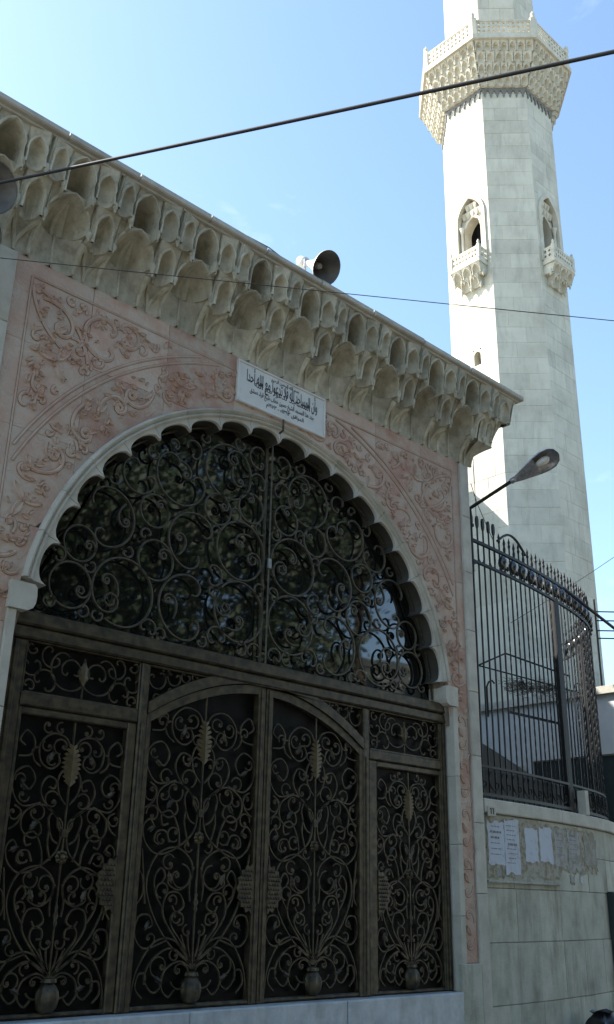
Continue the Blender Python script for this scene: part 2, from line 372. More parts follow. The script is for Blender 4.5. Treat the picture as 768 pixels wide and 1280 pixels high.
# carving in relief on the slabs
def ins_outer(x, z, r):
    d = math.hypot(x - AX, z - AZ)
    return XL + 0.2 < x - r and x + r < XR - 0.17 and z + r < ZT - 0.2 and d - r > 3.31 and z - r > 3.7
def ins_inner(x, z, r):
    d = math.hypot(x - AX, z - AZ)
    return XL + 0.06 < x - r and x + r < XR - 0.05 and d - r > 2.76 and d + r < 3.17 and z - r > 3.7
carve = {}; grime = {}
def slab_of(x, z):
    for s in slabs:
        if s[0] <= x <= s[1] and s[2] <= z <= s[3]: return s[4]
    return min(slabs, key=lambda s: (x - (s[0] + s[1]) / 2) ** 2 + (z - (s[2] + s[3]) / 2) ** 2)[4]
def groove(pts, r=0.011, yy=-0.004, n=5):
    cx = sum(p[0] for p in pts) / len(pts); cz = sum(p[1] for p in pts) / len(pts)
    s = slab_of(cx, cz); mb = carve.setdefault(s.name, (s, MB()))[1]
    mb.tube([(x, yy, z) for x, z in pts], r, n, sq=0.8)
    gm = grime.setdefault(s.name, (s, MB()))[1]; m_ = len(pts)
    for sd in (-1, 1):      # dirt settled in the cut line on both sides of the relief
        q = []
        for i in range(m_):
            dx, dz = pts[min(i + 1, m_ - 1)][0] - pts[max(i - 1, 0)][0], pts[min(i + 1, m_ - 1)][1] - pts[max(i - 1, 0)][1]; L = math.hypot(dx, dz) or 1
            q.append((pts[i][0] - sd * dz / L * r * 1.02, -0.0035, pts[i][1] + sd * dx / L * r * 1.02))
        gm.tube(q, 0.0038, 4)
def leafshape(cx, cz, r, a, wd=0.42):
    n = 7; L = []; mid = []
    for i in range(n + 1):
        t = i / n; ww = wd * r * math.sin(PI * t) ** 0.8; L.append((t * 2 * r - r, ww)); mid.append((t * 2 * r - r, 0))
    s = slab_of(cx, cz); mb = carve.setdefault(s.name, (s, MB()))[1]
    c, sn = math.cos(a), math.sin(a); T = lambda p, y: (cx + p[0] * c - p[1] * sn, y, cz + p[0] * sn + p[1] * c)
    mb.grid([[T((p[0], -p[1]), 0.0) for p in L], [T((p[0], -p[1] * 0.75), -0.020) for p in L], [T(p, -0.008) for p in mid], [T((p[0], p[1] * 0.75), -0.020) for p in L], [T(p, 0.0) for p in L]])
rc = random.Random(21)
sp = spiral(1.7); cs = c_scroll(1.3, 0.9)
def motif(x, z, r):
    a = rc.uniform(0, 6.28); mir = rc.choice((-1, 1)); q = rc.random()
    if q < 0.55:
        groove(xf(sp, x, z, r, a, mir), 0.012 + 0.03 * r)
        leafshape(x + r * 0.55 * math.cos(a + 2), z + r * 0.55 * math.sin(a + 2), r * 0.36, a + rc.uniform(0, 3))
    elif q < 0.8:
        groove(xf(cs, x, z, r, a, mir), 0.013 + 0.035 * r)
    else:
        for k in range(3): leafshape(x + 0.45 * r * math.cos(a + k * 2.1), z + 0.45 * r * math.sin(a + k * 2.1), r * 0.48, a + k * 2.1)
for x, z, r in pack(ins_outer, XL, XR, 3.75, ZT, (0.22, 0.17, 0.13, 0.10, 0.075, 0.055, 0.042), 3500, 0.90, seed=4): motif(x, z, r)
for x, z, r in pack(ins_inner, XL, XR, 3.75, ZT, (0.19, 0.15, 0.12, 0.09, 0.07, 0.052, 0.04), 3500, 0.90, seed=9): motif(x, z, r)
rf_ = random.Random(77); cnt = 0
while cnt < 420:
    x, z = rf_.uniform(XL + 0.2, XR - 0.17), rf_.uniform(3.7, ZT - 0.2); r = rf_.uniform(0.022, 0.045)
    if ins_outer(x, z, r) or ins_inner(x, z, r): leafshape(x, z, r, rf_.uniform(0, 6.28), 0.6); cnt += 1
for xc in (3.145, 9.035):       # scrolls up the strips beside the jambs
    for k in range(10):
        z = 1.22 + k * 0.26; groove(xf(sp, xc, z, 0.085, PI / 2 * (1 if k % 2 else -1), 1 if k % 2 else -1), 0.010)
        leafshape(xc + (0.05 if k % 2 else -0.05), z + 0.13, 0.06, 0.9 if k % 2 else 2.2)
    for dx in (-0.105, 0.105):
        for j in range(2): groove([(xc + dx, 1.08 + 1.3 * j), (xc + dx, 2.3 + 1.3 * j)], 0.007)
for rr in (3.20, 3.27):         # two beads that follow the arch
    for k in range(16):
        a0, a1 = rad(3 + 174 * k / 16), rad(3 + 174 * (k + 1) / 16)
        pts = [(AX + rr * math.cos(a0 + (a1 - a0) * t / 5), AZ + rr * math.sin(a0 + (a1 - a0) * t / 5)) for t in range(6)]
        pts = [p for p in pts if XL + 0.19 <= p[0] <= XR - 0.16 and p[1] < ZT - 0.19]
        if len(pts) > 1: groove(pts, 0.012)
for a, b in (((XL + 0.17, 3.9), (XL + 0.17, ZT - 0.17)), ((XR - 0.14, 3.9), (XR - 0.14, ZT - 0.17))):
    for j in range(4):
        t0, t1 = j / 4, (j + 1) / 4; groove([(a[0], a[1] + (b[1] - a[1]) * t0), (a[0], a[1] + (b[1] - a[1]) * t1)], 0.009)
for i in range(len(cols) - 1):
    groove([(max(cols[i], XL + 0.17), ZT - 0.17), (min(cols[i + 1], XR - 0.14), ZT - 0.17)], 0.009)
for sx, c in ((1, (3.47, 6.33)), (-1, (8.70, 6.33))):   # almond medallions in the corners
    for k in (-1, 1):
        pts = []
        for i in range(13):
            t = i / 12; u = (t - 0.5) * 0.85; v = k * 0.15 * math.sin(PI * t) ** 0.8; a = rad(-43 if sx > 0 else 223)
            pts.append((c[0] + u * math.cos(a) - v * math.sin(a), c[1] + u * math.sin(a) + v * math.cos(a)))
        groove(pts, 0.016)
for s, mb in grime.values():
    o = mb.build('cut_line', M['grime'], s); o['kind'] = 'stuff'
for s, mb in carve.values():
    o = mb.build('carving', M['pink_carved'], s, 40); o['kind'] = 'stuff'

# cream border stones left and right of the pink field, base stones
for k in range(8):
    z0 = 0.98 + k * 0.737 if k else 0.0
    z1 = 0.98 + (k + 1) * 0.737 if k else 0.98 + 0.737
    z1 = min(z1, 6.86)
    gpart(MB().block(2.72, XL - 0.003, -0.035, 0.03, z0 + .002, z1 - .002), 'border_stone', M['white'])
    gpart(MB().block(XR + 0.003, BX1, -0.035, 0.06, z0 + .002, z1 - .002), 'border_stone', M['white'])
for x0, x1 in ((XL, 3.318), (8.80, XR)):
    gpart(MB().block(x0, x1, -0.045, 0.03, 0, ZB - 0.002), 'base_stone', M['wallstone'])
# side wall of the gateway (+X side), plain courses
for k in range(9):
    z0 = k * 0.76
    for y0, y1 in (((0.07, 2.4), (2.4, 4.7), (4.7, 7.0)) if k % 2 else ((0.07, 1.3), (1.3, 3.6), (3.6, 5.8), (5.8, 7.0))):
        b = MB().block(y0 + .002, y1 - .002, -0.03, 0.0, z0 + .002, min(z0 + 0.76, 6.86) - .002)
        o = gpart(b, 'side_stone', M['white']); o.rotation_euler = (0, 0, PI / 2); o.location = (BX1 + 0.0, 0, 0)
# jamb stones and reveals
for k in range(4):
    z0 = 0.77 + k * 0.72; z1 = z0 + 0.72 if k < 3 else 3.698
    gpart(MB().block(3.32, OL, -0.03, 0.22, z0 + .002, z1 - .002, .006), 'jamb_stone', M['white'])
    gpart(MB().block(OR, 8.92, -0.03, 0.22, z0 + .002, z1 - .002, .006), 'jamb_stone', M['white'])
for x0, x1, sx in ((3.31, 3.545, 1), (8.685, 8.905, -1)):
    # springer block: square outside, rounded towards the opening
    cxx, w2 = (x0 + x1) / 2, (x1 - x0) / 2
    poly = [(-w2, 0.0), (w2 * 0.45, 0.0), (w2 * 0.8, 0.03), (w2 * 0.97, 0.08), (w2, 0.15), (w2 * 0.95, 0.23), (w2 * 0.75, 0.26), (-w2, 0.26)]
    poly = [(cxx + sx * a, 3.70 + b * 0.85) for a, b in poly]
    if sx < 0: poly = poly[::-1]
    gpart(MB().prism(poly, -0.055, 0.2), 'springer_block', M['white'])
# voussoirs with scalloped edge and roll mouldings
NV = 18
def voussoir():
    mb = MB(); n = 16; half = rad(9.1 / 2 - 0.06); rowsv = []
    for i in range(n + 1):
        t = -1 + 2 * i / n; a = t * half
        ri = 2.498 + 0.104 * math.sqrt(max(0, 1 - abs(t) ** 2.3))
        prof = [(ri, 0.215), (ri, 0.012), (ri, -0.014), (ri + 0.008, -0.022), (2.628, -0.022), (2.634, -0.042), (2.646, -0.050), (2.658, -0.042), (2.664, -0.028), (2.672, -0.028), (2.678, -0.048), (2.696, -0.064), (2.711, -0.050), (2.719, -0.026), (2.719, 0.03)]
        rowsv.append([(r * math.sin(a), y, r * math.cos(a)) for r, y in prof])
    mb.grid(rowsv)
    k = len(rowsv[0])
    mb.f.append(tuple(range(k))); mb.f.append(tuple(range(n * k + k - 1, n * k - 1, -1)))
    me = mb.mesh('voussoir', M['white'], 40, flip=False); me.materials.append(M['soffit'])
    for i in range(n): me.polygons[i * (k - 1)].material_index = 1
    return me
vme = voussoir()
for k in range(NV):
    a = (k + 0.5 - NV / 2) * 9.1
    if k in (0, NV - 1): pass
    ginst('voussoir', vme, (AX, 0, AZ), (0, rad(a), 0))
# marble threshold, steps
for x0, x1 in ((-1.0, 2.9), (2.9, 5.3), (5.3, 7.1), (7.1, 8.80)): gpart(MB().block(x0 + .003, x1 - .003, -0.07 + random.uniform(-.004, .004), 0.9, 0.40, 0.77 - random.uniform(0, .003), 0.012), 'threshold', M['marble'])
gpart(MB().block(-1.5, 8.6, -0.45, 0.9, 0.0, 0.396, 0.012), 'step', M['marble'])

# ---- honeycomb cornice
PER = 0.706; X0C = 2.565
P2, P3 = 0.25, 0.42
Z1, Z2, Z3 = 7.19, 7.475, 7.80
def niche_cell(w, h, d, aw, zs, za, T, lean, flutes=0, fl=0.0, rim=0.022, twin=False, flat=1.0, cham=0.016):
    mb = MB(); n = 7
    ar = pointed(aw / 2, zs, za, n); N = len(ar); mid = N // 2
    ic = round(0.62 * mid)
    def out(i):
        q = i if i <= mid else N - 1 - i; s = -1 if i <= mid else 1
        if q <= ic: return (s * w / 2, h * q / ic)
        return (s * w / 2 * (1 - (q - ic) / (mid - ic)), h)
    def off(i, e):
        x, z = ar[i]; ox, oz = out(i); L = math.hypot(ox - x, oz - z) or 1; e = min(e, L * 0.9); return (x + (ox - x) / L * e, z + (oz - z) / L * e)
    rows = [[(x, 0.004, z) for x, z in ar], [(off(i, 0.006)[0], -rim, off(i, 0.006)[1]) for i in range(N)], [(off(i, 0.026)[0], -rim * 0.9, off(i, 0.026)[1]) for i in range(N)],
            [(off(i, 0.036)[0], 0.0, off(i, 0.036)[1]) for i in range(N)], [(out(i)[0] - math.copysign(min(0.014, abs(out(i)[0])), out(i)[0]), 0.0, out(i)[1]) for i in range(N)], [(out(i)[0], cham, out(i)[1]) for i in range(N)]]
    mb.grid(rows)
    mrows = []
    K = flutes * 4 if flutes else 10
    for i in range(mid + 1):
        x, z = ar[i]; a = abs(x); r = []
        for k in range(K + 1):
            ph = PI * k / K
            f = 1 + (fl * abs(math.cos(flutes * ph / 2 + (0 if flutes % 2 else PI / 2))) if flutes else 0) * math.sin(ph)
            if twin: f *= 0.62 + 0.42 * abs(math.sin(2 * ph)) ** 0.6
            dd = d * (a / (aw / 2)) ** 0.75 if a > 1e-6 else 0
            r.append((-a * math.cos(ph), 0.004 + dd * math.sin(ph) ** flat * f, z))
        mrows.append(r)
    mb.grid(mrows[::-1])
    # soffit, sides, top, back
    base = mrows[0]
    mb.grid([[(-w / 2, T, 0)] + [(p[0], T, 0) for p in base] + [(w / 2, T, 0)], [(-w / 2, 0, 0)] + base + [(w / 2, 0, 0)]])
    mb.add([(-w / 2, 0, 0), (-w / 2, T, 0), (-w / 2, T, h), (-w / 2, 0, h)], [(0, 1, 2, 3)])
    mb.add([(w / 2, 0, 0), (w / 2, T, 0), (w / 2, T, h), (w / 2, 0, h)], [(3, 2, 1, 0)])
    mb.add([(-w / 2, 0, h), (w / 2, 0, h), (w / 2, T, h), (-w / 2, T, h)], [(0, 1, 2, 3)])
    mb.v = [(x, y - lean * (max(z, 0) / h) ** 1.6 if y < T - 1e-4 else y, z) for x, y, z in mb.v]
    return mb
def cove(w, zlen, ptop, d, aw, ribs=True):
    """concave stone from the wall face out to the curved foot of the niche above"""
    mb = MB(); nu, nv = 24, 8; rws = []
    def ty(u):
        x = -w / 2 + u * w; q = abs(x) / (aw / 2)
        return -(ptop - (d * math.sqrt(1 - q * q) if q < 1 else 0))
    def pt(u, v, lift=0.0):
        x = -w / 2 + u * w
        npan = 2 if w > 0.3 else 1; uu = (u * npan) % 1.0 if u < 1 else 1.0; bul = 0.030 * abs(2 * uu - 1) ** 6   # two shallow leaves per stone
        return (x, ty(u) * v ** 1.9 - bul * (1 - v) ** 0.6 - lift, zlen * v)
    for j in range(nv + 1): rws.append([pt(i / nu, j / nv) for i in range(nu + 1)])
    mb.grid(rws)
    if ribs:
        for u0, u1 in (((0.0, 0.0), (0.5, 0.5)) if w > 0.3 else ((0.0, 0.0), (0.5, 0.04), (0.5, 0.96))):
            path = []
            for j in range(8):
                v = j / 7; u = u0 + (u1 - u0) * v ** 2.4 if u0 else 0.0
                path.append(Vector(pt(u, v, 0.010)))
            mb.tube(path, 0.012 if u0 else 0.015, 5, r2=(0.012 if u0 == u1 else 0.024) if u0 else 0.036, up=(0, 1, 0))
    return mb
Wd, Wb, Ws, Wn = 0.300, 0.203, 0.446, 0.260
cell_deep = niche_cell(Wd, 0.415, 0.44, 0.252, 0.20, 0.395, 0.46, 0.075, flat=0.45).mesh('deep_niche', M['cornice'], 35)
cell_blind = niche_cell(Wb, Z3 - Z2, 0.07, 0.14, 0.13, 0.245, 0.30, 0.085).mesh('blind_niche', M['cornice'], 35)
cell_blind2 = niche_cell(Wb, Z3 - Z2, 0.05, 0.125, 0.15, 0.26, 0.30, 0.085).mesh('blind_niche', M['cornice'], 35)
cell_shell = niche_cell(Ws, Z2 - Z1 + 0.005, 0.19, 0.385, 0.09, 0.262, 0.25, 0.10, 11, 0.22).mesh('shell_niche', M['cornice'], 35)
_sh = niche_cell(Ws, Z2 - Z1 + 0.005, 0.21, 0.40, 0.05, 0.272, 0.25, 0.10, 10, 0.34, rim=0.026, twin=True)
cell_shell = _sh.mesh('shell_niche', M['cornice'], 35)
cell_nar = niche_cell(Wn, Z2 - Z1 + 0.055, 0.115, 0.155, 0.16, 0.285, 0.25, 0.11, 7, 0.25).mesh('narrow_niche', M['cornice'], 35)
cove_s = cove(Ws, Z1 - ZT + 0.006, P2 - 0.075, 0.14, 0.385).mesh('cove_stone', M['cornice'], 35)
cove_n = cove(Wn, Z1 - ZT - 0.044, P2 - 0.07, 0.07, 0.155).mesh('cove_stone', M['cornice'], 35)
NP = 12
rj = random.Random(31)
def jit(a): return rj.uniform(-a, a)
drop = MB().lathe([(0.003, -0.075), (0.016, -0.05), (0.012, -0.035), (0.026, -0.01), (0.032, 0.03), (0.022, 0.06)], 7).mesh('drop', M['cornice'], 40)
def cornice_run(pt, rz, k0, k1):
    """pt(k, dx, y, z): a spot dx from the k-th bay axis, y = towards the wall"""
    for k in range(k0, k1):
        ginst('deep_niche', cell_deep, pt(k, jit(.006), -P3 + 0.004 + jit(.006), Z3 - 0.415), (0, 0, rz + jit(.02)))
        ginst('shell_niche', cell_shell, pt(k, jit(.006), -P2 + jit(.008), Z1 + jit(.004)), (0, 0, rz + jit(.03)))
        ginst('cove_stone', cove_s, pt(k, 0, 0, ZT - 0.005), (0, 0, rz))
        ginst('blind_niche', cell_blind, pt(k, Wd / 2 + Wb / 2, -P3 - 0.022 + jit(.006), Z2 + jit(.004)), (0, 0, rz - rad(13) + jit(.03)))
        ginst('blind_niche', cell_blind2, pt(k, Wd / 2 + Wb * 1.5, -P3 - 0.022 + jit(.006), Z2 + jit(.004)), (0, 0, rz + rad(13) + jit(.03)))
        for dx, yy, zz_ in ((Ws / 2, -P2 - 0.01, Z1 - 0.004), (PER - Ws / 2, -P2 - 0.01, Z1 - 0.004), (Wd / 2 + Wb, -P3 - 0.035, Z2), (Wd / 2, -P3 + 0.01, Z2 - 0.02), (PER - Wd / 2, -P3 + 0.01, Z2 - 0.02)):
            ginst('drop', drop, pt(k, dx, yy, zz_ + jit(.006)), (jit(.06), 0, rz + jit(.5)), (1 + jit(.15), 1 + jit(.15), 1 + jit(.3)))
        if True:
            ginst('narrow_niche', cell_nar, pt(k, PER / 2 + jit(.006), -P2 - 0.012 + jit(.006), Z1 - 0.05 + jit(.005)), (0, 0, rz + jit(.03)))
            ginst('cove_stone', cove_n, pt(k, PER / 2, 0, ZT - 0.005), (0, 0, rz))
cornice_run(lambda k, dx, y, z: (X0C + PER * k + dx, y, z), 0, -3, 10)
# return along the right side
BXR = BX1
cornice_run(lambda k, dx, y, z: (BXR - y, 0.353 + PER * k + dx, z), PI / 2, 0, 6)
# corner stones
for (zz0, zz1, pp0, pp1, nm) in ((ZT - 0.005, Z1 - 0.05, 0.0, P2, 'corner_cove'), (Z1 - 0.05, Z2, P2, P2 + 0.10, 'corner_block'), (Z2, Z3, P3 - 0.02, P3 + 0.08, 'corner_block')):
    mb = MB(); rws = []
    for j in range(7):
        v = j / 6; p = pp0 + (pp1 - pp0) * v ** (1.9 if pp0 == 0 else 1.5); z = zz0 + (zz1 - zz0) * v; p += 0.006
        c = 0.0 if pp0 == 0 else 0.03
        rws.append([(9.262, -p, z), (BX1 + p - c, -p, z), (BX1 + p, -p + c, z), (BX1 + p, 0.02, z)])
    mb.grid(rws); mb.add([rws[0][0], rws[0][1], rws[0][2], rws[0][3], (9.262, 0.02, zz0)], [(4, 3, 2, 1, 0)])
    gpart(mb, nm, M['cornice'])
cb = niche_cell(0.30, Z3 - Z2, 0.09, 0.17, 0.13, 0.245, 0.12, 0.085).mesh('blind_niche', M['cornice'], 35)
ginst('blind_niche', cb, (9.60, -P3 - 0.008, Z2))
cb2 = niche_cell(0.24, Z2 - Z1, 0.09, 0.15, 0.12, 0.22, 0.12, 0.10).mesh('narrow_niche', M['cornice'], 35)
ginst('narrow_niche', cb2, (9.43, -P2 - 0.014, Z1))
# core behind, slabs on top
c = MB(); c.box(-1, BX1 - 0.005, 0.004, 0.2, ZT + 0.1, Z2 - 0.02); c.box(-1, BX1 + 0.03, 0.035, 0.25, Z2 - 0.019, Z3 - 0.003); gpart(c, 'cornice_core', M['cornice'])
# coping: fillet and slabs
c = MB(); c.box(-1, BX1 + 0.525, -0.525, 0.6, Z3 + 0.002, Z3 + 0.028); c.box(BX1 - 0.4, BX1 + 0.525, 0.61, 6.9, Z3 + 0.002, Z3 + 0.028); gpart(c, 'cornice_fillet', M['coping'])
x = -1.0; rk = random.Random(3)
while x < BX1 + 0.4:
    L = rk.uniform(0.72, 0.95); x1 = min(x + L, BX1 + 0.575)
    if BX1 + 0.575 - x1 < 0.3: x1 = BX1 + 0.575
    dz = rk.uniform(-0.004, 0.006)
    gpart(MB().block(x + .006, x1 - .006, -0.575 + rk.uniform(-.006, .006), 0.55, Z3 + 0.030, Z3 + 0.098 + dz, 0.012), 'coping_stone', M['coping'])
    x = x1
y = 0.56
while y < 6.8:
    b = MB().box(BX1 - 0.3, BX1 + 0.575, y + .005, y + 0.85, Z3 + 0.030, Z3 + 0.10); gpart(b, 'coping_stone', M['coping']); y += 0.855
c = MB(); c.box(-4, BX1 + 0.2, 0.2, 7.0, 7.73, 7.80); gpart(c, 'roof', M['coping'])

# ---- window behind the arched grille
for sx in (-1, 1):
    pl = []
    for i in range(21):
        a = PI / 2 * i / 20; pl.append((AX + sx * (2.66 * math.cos(a) ) if i < 20 else AX + sx * 0.03, AZ + 2.66 * math.sin(a)))
    pl = [(AX + sx * 0.03, 3.70), (AX + sx * 2.66, 3.70)] + pl
    if sx < 0: pl = pl[::-1]
    gpart(MB().prism(pl, 0.200, 0.210), 'window_pane', M['glass'])
gpart(MB().box(AX - 0.018, AX + 0.018, 0.18, 0.22, 3.70, 6.2), 'window_mullion', M['grille'])

# ================================================================== ARCHED GRILLE
YG = 0.125
gr = empty('arch_grille', (AX, YG, 3.72)); tag(gr, 'semicircular wrought iron scroll grille filling the scalloped arch', 'grille')
def part_at(mb, name, mat, parent, org, smooth=False):
    mb.v = [(x - org[0], y - org[1], z - org[2]) for x, y, z in mb.v]
    return mb.build(name, mat, parent, smooth)
GO = (AX, YG, 3.72)
def ins_g(x, z, r): return x - r > AX + 0.03 and z - r > 3.75 and math.hypot(x - AX, z - AZ) + r < 2.50
big = [(AX + 0.34, 4.20, 0.30), (AX + 1.00, 4.10, 0.32), (AX + 1.66, 4.10, 0.31), (AX + 0.55, 5.62, 0.29), (AX + 2.18, 4.05, 0.2)]
gc = pack(ins_g, AX, AX + 2.4, 3.74, 6.2, (0.30, 0.26, 0.22, 0.19, 0.16, 0.13, 0.105, 0.085, 0.07, 0.055), 2500, 0.97, 12, big)
rg = random.Random(5)
def six(turns=1.9, k1=7.0, st=0.52, n=46):
    raw = lambda s_: 1 + k1 * max(0, (s_ - st) / (1 - st)) ** 1.4
    tot = sum(raw((i + 0.5) / 200) for i in range(200)) / 200
    p = integ(1.0, lambda s_: raw(s_) / tot * 2 * PI * turns, n)
    xs = [a for a, b in p]; zs = [b for a, b in p]; cx, cz = (min(xs) + max(xs)) / 2, (min(zs) + max(zs)) / 2
    r = max(math.hypot(a - cx, b - cz) for a, b in p); return [((a - cx) / r, (b - cz) / r) for a, b in p]
sixes = [six(2.55, 7.0, 0.70), six(2.35, 6.0, 0.66), six(2.75, 8.0, 0.72)]
shapes = [c_scroll(1.55, 0.75), c_scroll(1.2, 1.2), c_scroll(1.75, 0.5), c_scroll(1.3, 1.3, kind='S')]
for x, z, r in gc:
    a = rg.uniform(0, 2 * PI); sh = rg.choice(sixes) if r > 0.12 and rg.random() < 0.75 else rg.choice(shapes[:3]); m0 = rg.choice((-1, 1))
    for sx in (1, -1):
        p = [(AX + sx * (px - AX), pz) for px, pz in xf(sh, x, z, r * 1.01, a, m0)]
        part_at(MB().tube([(px, YG, pz) for px, pz in p], 0.0115, 6, sq=1.3), 'scroll', M['grille'], gr, GO, 50)
        if r > 0.2:   # a second small volute inside the big ones
            q = [(AX + sx * (px - AX), pz) for px, pz in xf(sp, x + r * 0.42 * math.cos(a + 1), z + r * 0.42 * math.sin(a + 1), r * 0.40, a + 2, m0)]
            part_at(MB().tube([(px, YG + 0.012, pz) for px, pz in q], 0.0115, 6, sq=1.3), 'scroll', M['grille'], gr, GO, 50)
part_at(MB().tube([(AX, YG - 0.03, 3.72), (AX, YG - 0.03, 6.14)], 0.010, 6), 'centre_rod', M['grille'], gr, GO)
part_at(MB().tube([(AX - 0.02, -0.03, 6.19), (AX - 0.02, -0.085, 6.20), (AX - 0.02, -0.085, 6.33)], 0.012, 6), 'hanger_hook', M['grille'], gr, GO)
hb = MB()
for k in range(37):
    pass
pts = [(AX + 2.56 * math.cos(rad(4 + 172 * i / 60)), YG, AZ + 2.56 * math.sin(rad(4 + 172 * i / 60))) for i in range(61)]
part_at(hb.tube(pts, 0.012, 4), 'rim_bar', M['grille'], gr, GO)
part_at(MB().box(AX - 0.02, AX + 0.02, YG - 0.05, YG - 0.03, 4.72, 4.82), 'latch', M['steel'], gr, GO)

# ================================================================== IRON GATE
YF = 0.12
gate = empty('iron_gate', (6.125, YF, 0.77)); tag(gate, 'bronze brown wrought iron double gate with scrollwork under the arch', 'gate')
GA = (6.125, YF, 0.77)
def gp(mb, name, mat=None, parent=None, smooth=False):
    if parent is None: return part_at(mb, name, mat or M['iron'], gate, GA, smooth)
    return part_at(mb, name, mat or M['iron'], parent, GA, smooth)
def bar(x0, x1, z0, z1, y0=-0.03, y1=0.05, c=0.012):
    return MB().block(x0, x1, YF + y0, YF + y1, z0, z1, c)
# transom beam in stepped bands
t = MB(); t.block(OL + .002, OR - .002, YF - 0.075, YF + 0.06, 3.62, 3.735, 0.015); t.block(OL + .002, OR - .002, YF - 0.055, YF + 0.06, 3.515, 3.616, 0.015)
gp(t, 'transom')
for x0, x1 in ((OL + .003, 3.585), (8.735, OR - .003)):
    t = MB(); t.block(x0, x1, YF - 0.03, YF + 0.05, 0.772, 3.51, 0.012); xm = (x0 + x1) / 2; t.block(xm - 0.02, xm + 0.02, YF - 0.045, YF - 0.03, 0.78, 3.5, 0.006); gp(t, 'post')
for x0, x1 in ((4.60, 4.715), (7.525, 7.69)):
    pass
ZTOP = lambda x: 3.44 - 0.42 * ((x - 6.125) / 1.31) ** 2
for x0, x1, sgn in ((4.69, 4.775, 1), (7.475, 7.56, -1)):   # fixed posts
    t = MB(); t.block(x0, x1, YF - 0.04, YF + 0.05, 0.772, 3.51, 0.012); t.block(x0 + 0.025, x1 - 0.025, YF - 0.052, YF - 0.04, 0.79, 3.0, 0.006); gp(t, 'post')
# arch band over the leaves
ab = MB(); top = []; bot = []
for i in range(25):
    x = 4.777 + (7.473 - 4.777) * i / 24
    bot.append((x, ZTOP(x) + 0.085)); top.append((x, min(3.512, ZTOP(x) + 0.185)))
ab.prism(bot + top[::-1], YF - 0.045, YF + 0.05)
gp(ab, 'arch_band')
def scroll_mesh(pts, parent, r=0.0098, y=None, mat=None, name='scroll'):
    y = YF + 0.0 if y is None else y
    return gp(MB().tube([(a, y, b) for a, b in pts], r, 6, sq=1.25), name, mat or M['iron'], parent, 50)
def leaf_blob(cx, cz, r, a, parent, name='iron_leaf', mat=None):
    n = 6; mb = MB(); c, s = math.cos(a), math.sin(a)
    T = lambda u, v, y: (cx + u * c - v * s, YF - 0.012 + y, cz + u * s + v * c)
    L = [(-r + 2 * r * i / n, 0.5 * r * math.sin(PI * i / n) * (1 if i % 2 == 0 else 0.72)) for i in range(n + 1)]
    mb.grid([[T(u, -v, 0.006) for u, v in L], [T(u, 0, -0.010) for u, v in L], [T(u, v, 0.006) for u, v in L]])
    mb.grid([[T(u, -v, 0.006) for u, v in L], [T(u, v, 0.010) for u, v in L]])
    return gp(mb, name, mat or M['iron_leaf'], parent)
HALF = [  # right half of the tree ornament, u = share of half width, v = share of height
    [(0, .10), (.30, .185), (.65, .185), (.92, .10), (.99, .01)],
    [(0, .11), (.36, .165), (.68, .13), (.78, .075), (.64, .035), (.52, .05), (.56, .075)],
    [(0, .10), (.22, .125), (.45, .10), (.50, .05), (.38, .02), (.28, .04)],
    [(.06, .12), (.40, .175), (.70, .26), (.86, .36), (.72, .45), (.40, .48), (.12, .44), (.10, .38), (.30, .345), (.50, .365), (.46, .395)],
    [(.04, .13), (.34, .20), (.55, .27), (.50, .33), (.30, .335), (.20, .295), (.33, .275), (.40, .295)],
    [(.03, .13), (.24, .19), (.40, .235), (.37, .272), (.22, .268), (.20, .24), (.29, .235)],
    [(.02, .12), (.08, .165), (.10, .20)], [(.02, .12), (.15, .17), (.22, .205)],
    [(.45, .19), (.82, .165), (.99, .205), (.95, .26), (.78, .265), (.72, .235), (.83, .225)],
    [(.04, .60), (.12, .53), (.42, .475), (.72, .455), (.93, .49), (.98, .54), (.88, .565), (.80, .54), (.87, .525)],
    [(.34, .485), (.38, .54), (.52, .595), (.68, .585), (.66, .55), (.56, .555)],
    [(.20, .50), (.28, .56), (.26, .61)],
    [(.04, .60), (.20, .665), (.48, .695), (.75, .66), (.76, .605), (.58, .575), (.42, .595), (.46, .63), (.56, .62)],
    [(.15, .655), (.40, .70), (.50, .75), (.40, .795), (.24, .785), (.26, .755), (.35, .76)],
    [(.48, .70), (.80, .685), (.99, .735), (.97, .80), (.76, .825), (.62, .785), (.70, .745), (.82, .76)],
    [(.02, .90), (.14, .945), (.40, .955), (.60, .91), (.56, .85), (.38, .825), (.22, .85), (.28, .885), (.40, .875)],
    [(.96, .86), (.74, .87), (.70, .92), (.86, .955), (.96, .92), (.86, .90)],
    [(.06, .60), (.13, .625), (.12, .65), (.05, .63), (.06, .60)],
    [(.98, .60), (.84, .625), (.80, .665), (.92, .685)],
    [(.80, .02), (.92, .05), (.88, .09), (.77, .088), (.78, .06)], [(.06, .42), (.12, .36), (.10, .31)],
    [(.56, .285), (.69, .33), (.73, .38), (.63, .412), (.55, .388), (.61, .365)], [(.10, .56), (.22, .58), (.30, .64), (.24, .67), (.16, .655)],
    [(.52, .495), (.60, .53), (.74, .527), (.78, .497), (.70, .485)], [(.03, .70), (.16, .735), (.21, .785), (.13, .825), (.05, .80)],
    [(.56, .83), (.68, .85), (.72, .885), (.63, .90)], [(.99, .30), (.91, .33), (.93, .38), (.99, .40)], [(.86, .30), (.94, .42), (.97, .47)],
]
LEAVES = [(.47, .383, .055, 1.2), (.56, .62, .055, 2.2), (.80, .752, .05, 0.6), (.38, .87, .05, 1.9), (.55, .07, .05, .4), (.85, .535, .045, 2.7), (.80, .235, .045, 2.0)]
